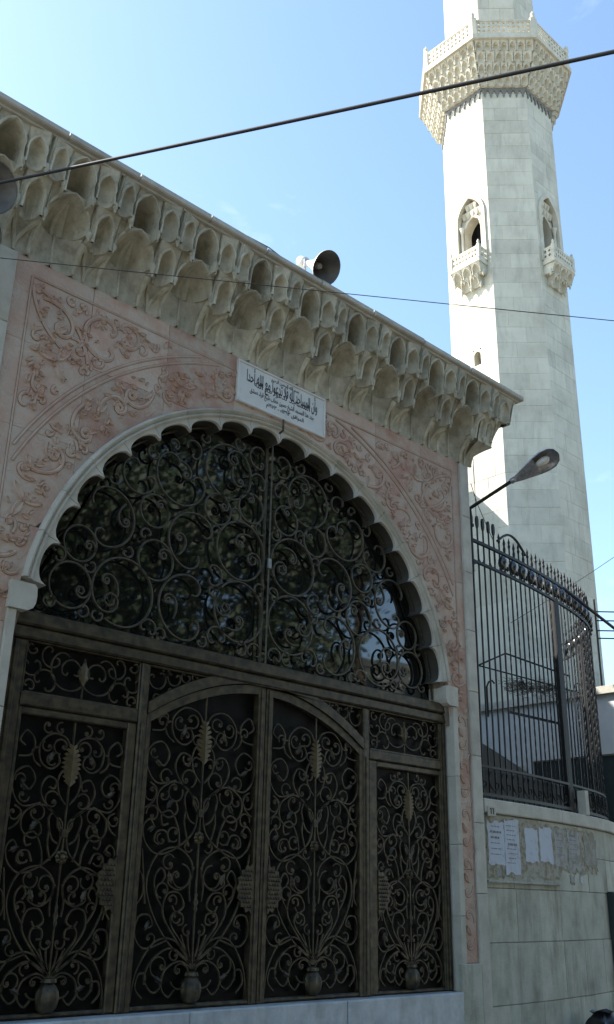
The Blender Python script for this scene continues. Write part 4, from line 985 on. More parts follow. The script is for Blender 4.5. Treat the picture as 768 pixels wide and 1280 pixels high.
# windows with hood, colonnettes and small balcony
def arch_band(ao, zso, zao, ai, zsi, zai, y0, y1, zlow, n=8):
    mb = MB(); A = pointed(ao, zso, zao, n); B = pointed(ai, zsi, zai, n)
    A = [(x, z + zlow) for x, z in A]; B = [(x, z + zlow) for x, z in B]
    mb.grid([[(x, y0, z) for x, z in A], [(x, y0, z) for x, z in B], [(x, y1, z) for x, z in B]])
    mb.grid([[(x, y1, z) for x, z in A], [(x, y0, z) for x, z in A]])
    return mb
for f in (180, 270):
    Y = -RF
    w_ = mp(arch_band(0.50, 1.62, 2.42, 0.40, 1.58, 2.28, Y - 0.045, Y + 0.12, WZ0 - 0.02), 'window_surround', M['tower_trim'], f, 40)
    cp = MB()
    Ao = [(x, z + WZ0 - 0.02) for x, z in pointed(0.45, 1.62, 2.42, 8)]; No = len(Ao); mo = No // 2
    Oo = []
    for i in range(No):
        q = i if i <= mo else No - 1 - i; sg = -1 if i <= mo else 1; ic2 = round(0.6 * mo)
        Oo.append((sg * 0.47, WZ0 - 0.02 + 2.50 * q / ic2) if q <= ic2 else (sg * 0.47 * (1 - (q - ic2) / (mo - ic2)), WZ0 + 2.48))
    cp.grid([[(x, Y + 0.004, z) for x, z in Ao], [(x, Y + 0.004, z) for x, z in Oo]])
    mp(cp, 'window_spandrel', M['tower'], f)
    def sub(mb, nm, mat, sm=False):
        o = mb.build(nm, mat, w_, sm); return o
    # recessed wall with the dark light opening
    A = pointed(0.47, 1.66, 2.44, 8); B = pointed(0.29, 1.30, 1.74, 8)
    rb = MB(); rb.grid([[(x, Y + 0.16, z + WZ0 - 0.02) for x, z in A], [(x, Y + 0.16, z + WZ0 - 0.02) for x, z in B], [(x, Y + 0.42, z + WZ0 - 0.02) for x, z in B]])
    sub(rb, 'recess_wall', M['tower_trim'])
    sub(arch_band(0.34, 1.32, 1.82, 0.29, 1.30, 1.74, Y + 0.12, Y + 0.16, WZ0 - 0.02), 'inner_arch', M['tower_trim'])
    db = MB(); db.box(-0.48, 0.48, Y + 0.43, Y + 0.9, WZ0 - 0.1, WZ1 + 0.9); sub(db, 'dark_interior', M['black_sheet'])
    for sx in (-1, 1):
        sub(MB().lathe([(0.055, 0), (0.055, 0.05), (0.04, 0.08), (0.038, 1.25), (0.045, 1.28), (0.075, 1.42), (0.08, 1.46)], 10, (sx * 0.325, Y + 0.06, WZ0), None), 'colonnette', M['tower_trim'], 40)
    hood = MB()
    for row, (zz, nn, wv) in enumerate(((1.72, 5, 0.14), (1.92, 3, 0.13))):
        for k in range(nn):
            xx = (k - (nn - 1) / 2) * wv; yb = Y + 0.13 - row * 0.035
            hood.add([(xx - wv / 2, yb - 0.06, zz + WZ0 + 0.20), (xx + wv / 2, yb - 0.06, zz + WZ0 + 0.20), (xx, yb - 0.02, zz + WZ0), (xx - wv / 2, yb + 0.03, zz + WZ0 + 0.05), (xx + wv / 2, yb + 0.03, zz + WZ0 + 0.05)],
                     [(0, 2, 1), (0, 3, 2), (1, 2, 4), (3, 4, 2), (0, 1, 4, 3)])
    sub(hood, 'hood', M['tower_trim'])
    # small balcony
    b_ = mp(MB().block(-0.49, 0.49, Y - 0.36, Y - 0.0, WZ0 - 0.17, WZ0 - 0.05, 0.02), 'balcony', M['tower_trim'], f)
    def bsub(mb, nm, sm=False): return mb.build(nm, M['tower_trim'], b_, sm)
    def lattice(x0, x1, z0, z1, T, s=0.10, r=0.020, dep=0.02):
        mb = MB(); nx = max(1, int((x1 - x0) / s)); nz = max(1, int((z1 - z0) / s)); sx, sz = (x1 - x0) / nx, (z1 - z0) / nz
        for i in range(nx):
            for j in range(nz):
                cx, cz = x0 + sx * (i + 0.5), z0 + sz * (j + 0.5)
                O = [(cx + sx / 2 * a, cz + sz / 2 * b) for a, b in ((-1, -1), (0, -1), (1, -1), (1, 0), (1, 1), (0, 1), (-1, 1), (-1, 0))]
                k = 0.58 if (i + j) % 2 else 0.66
                I = [(cx + k * sx / 2 * math.cos(rad(225 + 45 * q)), cz + k * sz / 2 * math.sin(rad(225 + 45 * q))) for q in range(8)]
                O.append(O[0]); I.append(I[0])
                mb.grid([[T(u, -dep, v) for u, v in O], [T(u, -dep, v) for u, v in I], [T(u, dep, v) for u, v in I]]); mb.grid([[T(u, dep, v) for u, v in I], [T(u, dep, v) for u, v in O]])
        for a in ((x0, x1, z1, z1 + 0.05), (x0, x1, z0 - 0.05, z0)):
            c8 = [T(a[0], -dep * 1.5, a[2]), T(a[1], -dep * 1.5, a[2]), T(a[1], dep * 1.5, a[2]), T(a[0], dep * 1.5, a[2]), T(a[0], -dep * 1.5, a[3]), T(a[1], -dep * 1.5, a[3]), T(a[1], dep * 1.5, a[3]), T(a[0], dep * 1.5, a[3])]
            mb.add(c8, [(3, 2, 1, 0), (4, 5, 6, 7), (0, 1, 5, 4), (1, 2, 6, 5), (2, 3, 7, 6), (3, 0, 4, 7)])
        return mb
    bsub(lattice(-0.40, 0.40, WZ0, WZ0 + 0.28, lambda u, d, v: (u, Y - 0.32 + d, v)), 'pierced_panel')
    for sx in (-1, 1):
        bsub(lattice(-0.27, -0.02, WZ0, WZ0 + 0.28, lambda u, d, v: (sx * 0.445 + d, Y + u, v)), 'pierced_panel')
        bsub(MB().block(sx * 0.445 - 0.045, sx * 0.445 + 0.045, Y - 0.365, Y - 0.275, WZ0 - 0.05, WZ0 + 0.36, 0.006), 'balcony_post')
        bsub(MB().lathe([(0.03, 0), (0.045, 0.02), (0.02, 0.045), (0.04, 0.08), (0.025, 0.13), (0.003, 0.16)], 8, (sx * 0.445, Y - 0.32, WZ0 + 0.36)), 'finial', True)
    for tier, (z0_, z1_, pr_, wv, nn) in enumerate(((WZ0 - 0.44, WZ0 - 0.17, 0.24, 0.30, 3), (WZ0 - 0.70, WZ0 - 0.40, 0.13, 0.30, 2))):
        nc = niche_cell(wv, z1_ - z0_, 0.09, wv * 0.72, (z1_ - z0_) * 0.35, (z1_ - z0_) * 0.88, pr_, 0.10).mesh('corbel_niche', M['tower_trim'], 35)
        for k in range(nn):
            xx = (k - (nn - 1) / 2) * wv
            o = inst('corbel_niche', nc, b_, (xx, Y - pr_, z0_))
        for k in range(nn + 1):
            xx = (k - nn / 2) * wv
            bsub(MB().lathe([(0.004, -0.12), (0.03, -0.05), (0.045, 0.02), (0.045, 0.08)], 8, (xx, Y - pr_ * 0.75, z0_)), 'pendant', True)
# slit window
sl = mp(MB().box(-0.13, 0.13, -RF + 0.25, -RF + 0.3, 14.18, 14.9), 'slit_window', M['black_sheet'], 180)
A = pointed(0.14, 0.34, 0.52, 6); B = pointed(0.105, 0.30, 0.42, 6)
mb = MB(); mb.grid([[(x, -RF - 0.002, z + 14.26) for x, z in A], [(x, -RF - 0.002, z + 14.26) for x, z in B], [(x, -RF + 0.26, z + 14.26) for x, z in B]]); mb.build('slit_frame', M['tower_trim'], sl)
# frieze of small pendants under the gallery
for f in (180, 225, 270, 135, 315):
    fz = MB(); y = -RF - 0.012; hwf = (RF + 0.012) * TAN
    fz.box(-hwf, hwf, y - 0.02, y + 0.02, ZG0 - 0.10, ZG0 - 0.02)
    n = 7
    for k in range(n):
        xx = -hwf + (k + 0.5) * 2 * hwf / n; wv = hwf / n * 0.72
        fz.prism([(xx - wv, ZG0 - 0.10), (xx - wv * 0.9, ZG0 - 0.16), (xx - wv * 0.35, ZG0 - 0.20), (xx - wv * 0.45, ZG0 - 0.25), (xx, ZG0 - 0.33), (xx + wv * 0.45, ZG0 - 0.25), (xx + wv * 0.35, ZG0 - 0.20), (xx + wv * 0.9, ZG0 - 0.16), (xx + wv, ZG0 - 0.10)], y - 0.018, y + 0.015)
    mp(fz, 'frieze', M['frieze_stone'], f)['kind'] = 'stuff'
# gallery corbel: five tiers of niches
RG = 2.09; NT = 4; TH = 0.30
gl = mp(MB().prismz(octa(RG + 0.05), ZG0 + NT * TH + 0.02, ZG0 + NT * TH + 0.17), 'gallery_floor', M['tower_trim'])
mp(MB().prismz(octa(RG - 0.1), ZG0 + NT * TH - 0.1, ZG0 + NT * TH + 0.019), 'gallery_bed', M['tower_trim'])
for t_ in range(NT):
    rf = RF + 0.06 + (RG - RF - 0.12) * ((t_ + 0.6) / NT) ** 0.9; wf = 2 * rf * TAN; nn = 6 + (t_ % 2); cw = wf / nn
    nc = niche_cell(cw * 1.02, TH + 0.02, 0.10, cw * 0.76, TH * 0.40, TH * 0.86, 0.18, 0.085, rim=0.02).mesh('gallery_niche', M['tower_trim'], 35)
    for f in (180, 225, 270, 135, 315):
        a = rad(f + 90)
        for k in range(nn):
            x = (k - (nn - 1) / 2) * cw; y = -rf
            inst('gallery_niche', nc, mn, (x * math.cos(a) - y * math.sin(a), x * math.sin(a) + y * math.cos(a), ZG0 + t_ * TH), (0, 0, a))
    mp(MB().prismz(octa(rf - 0.06), ZG0 + t_ * TH + 0.03, ZG0 + (t_ + 1) * TH), 'corbel_core', M['tower_trim'])
ZP = ZG0 + NT * TH + 0.17
pw = RG * TAN
for f in FACES:
    a = rad(f + 90)
    pm = lattice(-pw + 0.11, pw - 0.11, ZP + 0.06, ZP + 0.50, lambda u, d, v: (u, -RG + 0.02 + d, v), 0.135, dep=0.03)
    mp(pm, 'parapet_panel', M['tower_trim'], f)
    mb = MB(); vx = RG / math.cos(PI / 8) * 0.985
    mb.prismz([(vx * 1.0 + 0.10 * c_, 0.10 * s_) for c_, s_ in ((-1, -1.1), (0.35, -1.1), (0.55, 0), (0.35, 1.1), (-1, 1.1))], ZP, ZP + 0.62)
    po = mb.build('parapet_post', M['tower_trim'], mn); po.rotation_euler = (0, 0, rad(f + 22.5))
    fo_ = MB().lathe([(0.05, 0), (0.075, 0.03), (0.03, 0.07), (0.07, 0.13), (0.06, 0.20), (0.02, 0.26), (0.004, 0.30)], 10, (vx, 0, ZP + 0.62)).build('finial', M['tower_trim'], po, True)
mp(MB().prismz(octa(1.28), ZP - 0.1, ZP + 9.0), 'upper_shaft', M['tower'])
for f in (180, 225, 270):
    z = ZP + 0.15; n = 0; RFu = 1.292; hwu = RFu * TAN
    while z < ZP + 3.2:
        for q0, q1 in zip([-hwu, 0.1 if n % 2 else -0.2], [0.1 if n % 2 else -0.2, hwu]):
            o = mp(MB().block(q0 + .003, q1 - .003, -RFu, -1.279, z + .004, z + CH - .004, 0.005), 'upper_block', M['tower'], f)
        z += CH; n += 1
mb = MB(); mb.prismz(octa(1.45), ZP + 9.0, ZP + 9.3); mb.lathe([(1.35, ZP + 9.3), (1.25, ZP + 9.8), (0.7, ZP + 11.5), (0.25, ZP + 13.2), (0.03, ZP + 14.5)], 16)
mp(mb, 'spire', M['tower_trim'])

# ================================================================== CURVED BOUNDARY WALL
def wy(x): d = x - 9.3; return 0.012 + 0.02 * d + 0.0325 * d * d + 0.05 * max(0, d - 3) ** 3
def wsl(x): d = x - 9.3; return 0.02 + 0.065 * d + 0.15 * max(0, d - 3) ** 2
WPTS = []
x = 9.34; s_ = 0.0; px, py = x, wy(x)
while x < 16.5:
    WPTS.append((s_, x, wy(x))); nx_ = x + 0.01; s_ += math.hypot(0.01, wy(nx_) - wy(x)); x = nx_
import bisect
SS = [p[0] for p in WPTS]
def at_s(s):
    i = min(max(bisect.bisect_left(SS, s), 0), len(WPTS) - 1); _, x, y = WPTS[i]; sl_ = wsl(x); L = math.hypot(1, sl_)
    return x, y, (1 / L, sl_ / L), (sl_ / L, -1 / L)
WALLO = (9.34, 0.0, 0.0)
bw = empty('boundary_wall', WALLO); tag(bw, 'curved grey stone boundary wall with coping beside the gateway', 'wall')
def curved(s0, s1, z0, z1, o0, o1, n=None, c=0.006):
    """stone that follows the wall from s0 to s1, front o0 out from the face, back o1"""
    n = n or max(1, int((s1 - s0) / 0.3)); rws = []
    for i in range(n + 1):
        x, y, t, nr = at_s(s0 + (s1 - s0) * i / n); P_ = lambda o, z: (x + nr[0] * o, y + nr[1] * o, z)
        rws.append([P_(o1, z0), P_(o0 - c, z0), P_(o0, z0 + c), P_(o0, z1 - c), P_(o0 - c, z1), P_(o1, z1), P_(o1, z0)])
    mb = MB().grid(rws); mb.f.append(tuple(range(6))); k = n * 7; mb.f.append(tuple(range(k + 5, k - 1, -1)))
    return mb
def wpart(mb, nm, mat): return part_at(mb, nm, mat, bw, WALLO)
wpart(curved(0.0, 6.6, 0.0, 2.55, -0.02, -0.30, 30), 'wall_core', M['core'])
rb_ = random.Random(8)
zz = [0.0, 0.60, 1.22, 1.78, 2.20, 2.575]
for j in range(5):
    s = 0.0
    while s < 6.6:
        L = rb_.uniform(0.48, 0.82); s1 = min(s + L, 6.6)
        if 6.6 - s1 < 0.3: s1 = 6.6
        wpart(curved(s + .0025, s1 - .0025, zz[j] + .0025, zz[j + 1] - .0025, rb_.uniform(-.003, .003), -0.03), 'wall_stone', M['wallstone']); s = s1
s = 0.0
while s < 6.6:
    s1 = min(s + rb_.uniform(0.8, 1.0), 6.6)
    wpart(curved(s + .003, s1 - .003, 2.58, 2.735, 0.04, -0.34, None, 0.012), 'coping_stone', M['white']); s = s1
wpart(curved(0.03, 1.62, 1.835, 1.86, 0.035, 0.0), 'ledge_strip', M['wallstone'])
st = MB(); 
x, y, t, nr = at_s(2.62)
wpart(MB().box(x - 0.04, x + 0.04, y - 0.06, y + 0.06, 2.736, 3.05), 'stone_stub', M['white'])

# posters, number tile
def poster(s0, s1, z0, z1, mat, label, seed, lines_=0, off=0.006, torn=0.03):
    rp = random.Random(seed); x, y, t, nr = at_s((s0 + s1) / 2)
    w2 = (s1 - s0) / 2; h2 = (z1 - z0) / 2; E_ = []
    def jag(): return rp.uniform(-torn, torn * 0.3)
    n = 7
    for i in range(n): E_.append((-w2 + 2 * w2 * i / n, -h2 - jag()))
    for i in range(n): E_.append((w2 + jag() * 0.6, -h2 + 2 * h2 * i / n))
    for i in range(n): E_.append((w2 - 2 * w2 * i / n, h2 + jag()))
    for i in range(n): E_.append((-w2 - jag() * 0.6, h2 - 2 * h2 * i / n))
    mb = MB(); zc = (z0 + z1) / 2
    def P_(u, v, o): return (u * t[0] + nr[0] * o, u * t[1] + nr[1] * o, v)
    vs = [P_(u, v, off + 0.004 * rp.random()) for u, v in E_]; vb = [P_(u, v, off - 0.004) for u, v in E_]
    N = len(vs); mb.add([P_(0, 0, off)] + vs + vb, [(0, 1 + i, 1 + (i + 1) % N) for i in range(N)] + [(1 + i, 1 + N + i, 1 + N + (i + 1) % N, 1 + (i + 1) % N) for i in range(N)])
    o = mb.build('poster', mat); o.location = (x, y, zc); tag(o, label, 'poster', 'paper notices pasted on the wall')
    if lines_:
        pm = MB()
        for k in range(lines_):
            v = h2 * 0.75 - k * (1.5 * h2 / lines_); a = -w2 * rp.uniform(0.6, 0.8); b = w2 * rp.uniform(0.3, 0.75); th = rp.choice((0.004, 0.005, 0.012 if rp.random() < 0.25 else 0.004))
            xx = a
            while xx < b:
                e = min(b, xx + rp.uniform(0.02, 0.07)); pm.add([P_(xx, v - th, off + 0.006), P_(e, v - th, off + 0.006), P_(e, v + th, off + 0.006), P_(xx, v + th, off + 0.006)], [(0, 1, 2, 3)]); xx = e + 0.012
        pm.build('print', M['print'], o)['kind'] = 'stuff'
    return o
rq = random.Random(4); rws = []
for i in range(31):
    x, y, t, nr = at_s(0.06 + 2.85 * i / 30); zl, zh = 1.885 + rq.uniform(-.02, .05) + (0.10 if i > 17 else 0), 2.555 - rq.uniform(0, .05)
    rws.append([(x + nr[0] * .0042, y + nr[1] * .0042, zl + (zh - zl) * k / 4) for k in range(5)])
tag(MB().grid(rws).build('paste_patch', M['paste']), 'brownish paste residue spread behind the row of notices', 'paste residue')
poster(0.08, 0.42, 2.02, 2.50, M['paper_white'], 'white paper notice at the left end, nearest the gateway', 1, 6)
poster(0.41, 0.73, 1.93, 2.54, M['paper_white'], 'taller white notice with dark stripe, second from the gateway', 2, 9, off=0.010)
poster(0.85, 1.16, 2.07, 2.47, M['paper_white'], 'clean white notice, third from the gateway', 3, 0)
poster(1.20, 1.53, 2.08, 2.50, M['paper_white'], 'white notice right of the clean one, fourth from the gateway', 4, 0)
poster(1.58, 1.92, 2.06, 2.51, M['paper_old'], 'greyish weathered notice, fifth from the gateway', 5, 4)
poster(1.97, 2.35, 2.00, 2.51, M['paper_old'], 'ragged notice with torn lower edge, sixth from the gateway', 6, 7, torn=0.06)
poster(2.47, 2.96, 2.04, 2.50, M['paper_rag'], 'faded torn paper remains, rightmost on the wall', 7, 0, torn=0.08)
poster(0.20, 0.39, 1.89, 2.00, M['paper_rag'], 'small brownish paper scrap under the leftmost notice', 8, 0, torn=0.03)
poster(1.97, 2.11, 1.86, 1.97, M['paper_old'], 'small loose scrap hanging under the ragged notice', 9, 0, torn=0.03)
poster(2.28, 2.37, 1.88, 1.97, M['paper_white'], 'tiny white scrap right of the hanging scrap', 10, 0, torn=0.01)
x, y, t, nr = at_s(0.06)
nt = empty('number_tile', (x, y, 2.60)); tag(nt, 'small tan house number tile on the wall under the fence corner', 'number tile')
MB().block(-0.005, 0.13, -0.062, -0.042, -0.06, 0.05, 0.004).build('tile', M['coping'], nt)
tn = MB().box(0.025, 0.042, -0.066, -0.0625, -0.035, 0.03).box(0.07, 0.087, -0.066, -0.0625, -0.035, 0.03).box(0.012, 0.03, -0.066, -0.0625, 0.018, 0.03).box(0.057, 0.075, -0.066, -0.0625, 0.018, 0.03); tn.build('number', M['ink'], nt)

# ================================================================== IRON FENCE on the wall
FZ = 2.737; fe = empty('iron_fence', (9.34, 0.0, FZ)); FO = (9.34, 0.0, FZ)
tag(fe, 'tall black wrought iron fence curving along the boundary wall', 'fence')
ZU, ZL = 5.95, 5.67
def rail(z, s0, s1, w, h, nm, o=-0.10):
    pts = []
    n = int((s1 - s0) / 0.12)
    for i in range(n + 1):
        x, y, t, nr = at_s(s0 + (s1 - s0) * i / n); pts.append((x + nr[0] * o, y + nr[1] * o, z))
    return part_at(MB().tube(pts, w, 4, up=(0, 0, 1)), nm, M['black_iron'], fe, FO)
SEND = 6.4
rail(ZU, 0.02, SEND, 0.027, 0.02, 'top_rail'); rail(ZL, 0.02, SEND, 0.024, 0.02, 'upper_rail'); rail(3.12, 0.02, SEND, 0.02, 0.02, 'lower_rail'); rail(2.80, 0.02, SEND, 0.026, 0.02, 'bottom_rail')
HB = 6.17 - 2.75
bar_s = MB().box(-0.0085, 0.0085, -0.0085, 0.0085, 0, HB - 0.10).lathe([(0.012, HB - 0.10), (0.02, HB - 0.07), (0.011, HB - 0.04), (0.017, HB - 0.01), (0.002, HB + 0.05)], 6).mesh('bar', M['black_iron'])
tw = MB(); rws = []
for i in range(65):
    a = i * 0.62; z = HB * 0.93 * i / 64; rws.append([(0.0105 * math.cos(a + PI / 2 * k), 0.0105 * math.sin(a + PI / 2 * k), z) for k in range(5)])
tw.grid(rws).lathe([(0.012, HB * 0.93), (0.02, HB - 0.14), (0.012, HB - 0.10), (0.02, HB - 0.06), (0.002, HB + 0.02)], 6)
bar_t = tw.mesh('twisted_bar', M['black_iron'])
spear = MB().box(-0.0085, 0.0085, -0.0085, 0.0085, 0, HB).prism([(-0.012, HB - 0.02), (0.012, HB - 0.02), (0.026, HB + 0.03), (0.026, HB + 0.10), (0.012, HB + 0.14), (-0.012, HB + 0.14), (-0.026, HB + 0.10), (-0.026, HB + 0.03)], -0.012, 0.012).mesh('spear_bar', M['black_iron'])
M['egg'] = plain('polished_iron_knob', (0.10, 0.10, 0.10), 0.22, 0.7, 0.2, 20, 0)
egg = MB().lathe([(0.010, -0.10), (0.03, -0.085), (0.055, -0.04), (0.062, 0.0), (0.055, 0.045), (0.03, 0.085), (0.010, 0.10)], 12).mesh('egg_knob', M['egg'], True)
tip = MB().lathe([(0.006, -0.035), (0.022, -0.01), (0.016, 0.01), (0.003, 0.04)], 8).mesh('drop_knob', M['black_iron'], True)
hoop = MB().tube([(0.058 * math.cos(PI * k / 8 + PI), 0, 0.075 * math.sin(PI * k / 8 + PI)) for k in range(9)] , 0.010, 5).tube([(-0.058, 0, 0), (-0.058, 0, 0.13)], 0.010, 5).tube([(0.058, 0, 0), (0.058, 0, 0.13)], 0.010, 5).mesh('hoop', M['black_iron'])
zig = MB().tube([(a, 0, b) for a, b in xf(c_scroll(1.1, 1.1), 0, 0, 0.12, 0.4)], 0.008, 5).mesh('lower_scroll', M['black_iron'])
s = 0.07; k = 0
while s < SEND:
    x, y, t, nr = at_s(s); x += nr[0] * -0.10; y += nr[1] * -0.10; az = math.atan2(t[1], t[0]); L_ = (x - FO[0], y - FO[1], 0.013)
    me = spear if k < 6 else (bar_t if k % 2 else bar_s)
    inst(me.name.split('.')[0], me, fe, L_, (0, 0, az))
    if k < 6 and k % 2 == 0: inst('hoop', hoop, fe, (x - FO[0] + 0.06, y - FO[1], ZL - FZ + 0.12), (0, 0, az), (1.15, 1, 1.5))
    if k >= 6:
        if k % 2 == 0:
            inst('egg_knob', egg, fe, (x - FO[0] + t[0] * 0.064, y - FO[1] + t[1] * 0.064, ZL - FZ + 0.15), (0, 0, az))
            inst('hoop', hoop, fe, (x - FO[0] + t[0] * 0.064, y - FO[1] + t[1] * 0.064, ZL - FZ + 0.10), (0, 0, az), (1.1, 1, 1.0))
        else: inst('drop_knob', tip, fe, (x - FO[0] + nr[0] * 0.03, y - FO[1] + nr[1] * 0.03, ZL - FZ + 0.07), (0, 0, az))
    if k % 2 == 0: inst('lower_scroll', zig, fe, (x - FO[0] + t[0] * 0.064 + nr[0] * 0.012, y - FO[1] + t[1] * 0.064 + nr[1] * 0.012, 0.225), (0, 0, az), (1, 1, 1.0))
    s += 0.128; k += 1
for s in (0.03, 2.45, 5.4):
    x, y, t, nr = at_s(s); x += nr[0] * -0.13; y += nr[1] * -0.13; w2 = 0.02 if s < 1 else 0.05
    part_at(MB().box(x - w2, x + w2, y - w2, y + w2, 2.74, 5.70), 'fence_post', M['black_iron'], fe, FO)
# raised bow on the top rail
pts = []
for i in range(11):
    x, y, t, nr = at_s(0.80 + 0.75 * i / 10); pts.append((x - nr[0] * 0.10, y - nr[1] * 0.10, 6.10 + 0.18 * math.sin(PI * i / 10)))
part_at(MB().tube(pts, 0.018, 5), 'bow', M['black_iron'], fe, FO)

# dark sheet screen behind the fence, with a slanting top
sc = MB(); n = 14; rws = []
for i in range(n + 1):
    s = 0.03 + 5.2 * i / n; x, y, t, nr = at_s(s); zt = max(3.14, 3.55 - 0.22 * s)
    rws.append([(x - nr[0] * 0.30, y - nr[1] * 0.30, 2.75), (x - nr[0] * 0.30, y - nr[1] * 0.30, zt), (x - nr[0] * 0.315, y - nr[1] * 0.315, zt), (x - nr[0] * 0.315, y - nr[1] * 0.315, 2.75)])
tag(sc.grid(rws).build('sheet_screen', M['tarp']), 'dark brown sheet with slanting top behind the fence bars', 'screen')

# ================================================================== COURTYARD behind the fence
an = empty('courtyard_annex', (15.5, 4.8, 0)); tag(an, 'low white rendered annex with pale coping behind the fence', 'building')
AO = (15.5, 4.8, 0)
mb = MB().box(15.5, 17.3, 3.45, 9.0, 0, 5.08).box(15.5, 17.3, 1.2, 3.45, 4.06, 5.08).box(16.6, 17.3, 1.2, 3.45, 0, 4.06); part_at(mb, 'wall', M['annex'], an, AO)
for k in range(8):
    part_at(MB().box(15.42, 17.35, 1.15 + k, 2.145 + k, 5.085, 5.22), 'coping_stone', M['white'], an, AO)
wi = part_at(MB().box(15.47, 15.499, 3.55, 4.35, 3.45, 4.0), 'window', M['white'], an, AO)
mb = MB()
for k in range(5): mb.tube([(15.45, a, b) for a, b in xf(c_scroll(1.2, 1.2), 3.66 + k * 0.145, 3.75 + (0.08 if k % 2 else -0.08), 0.09, k)], 0.012, 5)
mb.box(15.44, 15.465, 3.53, 4.37, 3.98, 4.02).box(15.44, 15.465, 3.53, 4.37, 3.43, 3.47); part_at(mb, 'window_grille', M['black_iron'], wi, (0, 0, 0))
dg = empty('dark_gate', (15.55, 2.3, 0)); tag(dg, 'dark blue black metal gate in the annex opening behind the fence', 'gate')
DO = (15.55, 2.3, 0)
for y0, y1 in ((1.25, 2.32), (2.34, 3.44)):
    lf = part_at(MB().box(15.55, 15.58, y0, y1, 0.05, 4.04), 'gate_leaf', M['greendoor'], dg, DO)
    for k in range(5): part_at(MB().box(15.515, 15.549, y0 + 0.08 + k * 0.2, y0 + 0.11 + k * 0.2, 0.1, 4.0), 'gate_bar', M['black_iron'], lf, (0, 0, 0))
# handrail with hooked pipes and a dry vine on the annex roof
hr = empty('roof_handrail', (14.4, 2.6, 4.6)); tag(hr, 'thin dark peaked pipe railing in front of the minaret base', 'railing'); HO = (14.4, 2.6, 4.6)
part_at(MB().tube([(13.64, 3.19, 5.48), (13.94, 2.80, 5.69), (14.86, 2.13, 5.34)], 0.016, 6), 'pipe', M['black_iron'], hr, HO)
part_at(MB().tube([(13.60, 3.22, 5.50), (14.3, 2.68, 5.30), (15.2, 1.95, 5.02)], 0.014, 6), 'pipe', M['black_iron'], hr, HO)
for y in (3.1, 2.75, 2.1):
    xx = 13.7 + (3.15 - y) * 1.15
    part_at(MB().tube([(xx, y, 4.6), (xx, y, 5.12), (xx + 0.02, y - 0.03, 5.2), (xx + 0.08, y - 0.06, 5.23), (xx + 0.12, y - 0.08, 5.18)], 0.016, 6), 'hooked_pipe', M['black_iron'], hr, HO)
part_at(MB().box(13.6, 15.2, 2.55, 2.58, 4.58, 4.62), 'base_rail', M['black_iron'], hr, HO)
vn = MB(); rv = random.Random(5)
for k in range(260):
    t = rv.random(); c = Vector((14.1 + 0.75 * t, 2.95 - 0.65 * t, 5.17 - 0.06 * t)) + Vector((rv.gauss(0, .05), rv.gauss(0, .05), rv.gauss(0, .05)))
    d = Vector((rv.uniform(-1, 1), rv.uniform(-1, 1), rv.uniform(-.6, .6))).normalized() * rv.uniform(0.05, 0.14)
    vn.tube([c - d, c + Vector((0, 0, rv.uniform(-.03, .03))), c + d], 0.005, 3, caps=False)
tag(vn.build('dry_vine', M['twig']), 'bundle of dry brown vine twigs hung along the pipe railing', 'vine')
# wires and rails at the right edge
tr = empty('terrace_railing', (15.0, 2.2, 5.0)); tag(tr, 'open dark railing with horizontal rails beyond the fence at the right', 'railing'); TO = (15.0, 2.2, 5.0)
def rr_(a, b, r=0.014, nm='rail'): part_at(MB().tube([a, b], r, 6), nm, M['black_iron'], tr, TO)
for z in (7.24, 7.05, 6.84, 6.68): rr_((17.5, 3.04, z), (20.6, 0.35, z + 0.05))
for k in range(7):
    t = k / 6; rr_((17.5 + 3.1 * t, 3.04 - 2.69 * t, 5.62), (17.5 + 3.1 * t, 3.04 - 2.69 * t, 7.5 if k < 3 else 7.3), 0.02 if k % 3 == 0 else 0.012, 'upright')
th = empty('terrace_house', (20, 2, 0)); tag(th, 'pale low house with flat roof slab beyond the fence at the right edge', 'building')
part_at(MB().prismz([(17.35, 3.05), (20.6, 0.2), (23.5, 2.5), (21.5, 4.2), (18.0, 4.0)], 0, 5.45), 'wall', M['render'], th, (20, 2, 0))
part_at(MB().prismz([(17.2, 3.05), (20.6, 0.05), (23.7, 2.5), (21.5, 4.3), (17.9, 4.1)], 5.46, 5.61), 'roof_slab', M['white'], th, (20, 2, 0))
cable('sloping dark pipe running from the fence top to the right', [(11.9, 0.42, 5.99), (13.42, 0.40, 5.60), (15.6, 0.45, 5.03)], 0.024, 'sloping_pipe')
cable('hair thin wire in the sky right of the minaret', sagline((13.0, 2.0, 5.9), (26, 3.0, 13.5), 0.2), 0.006, 'service_wire')

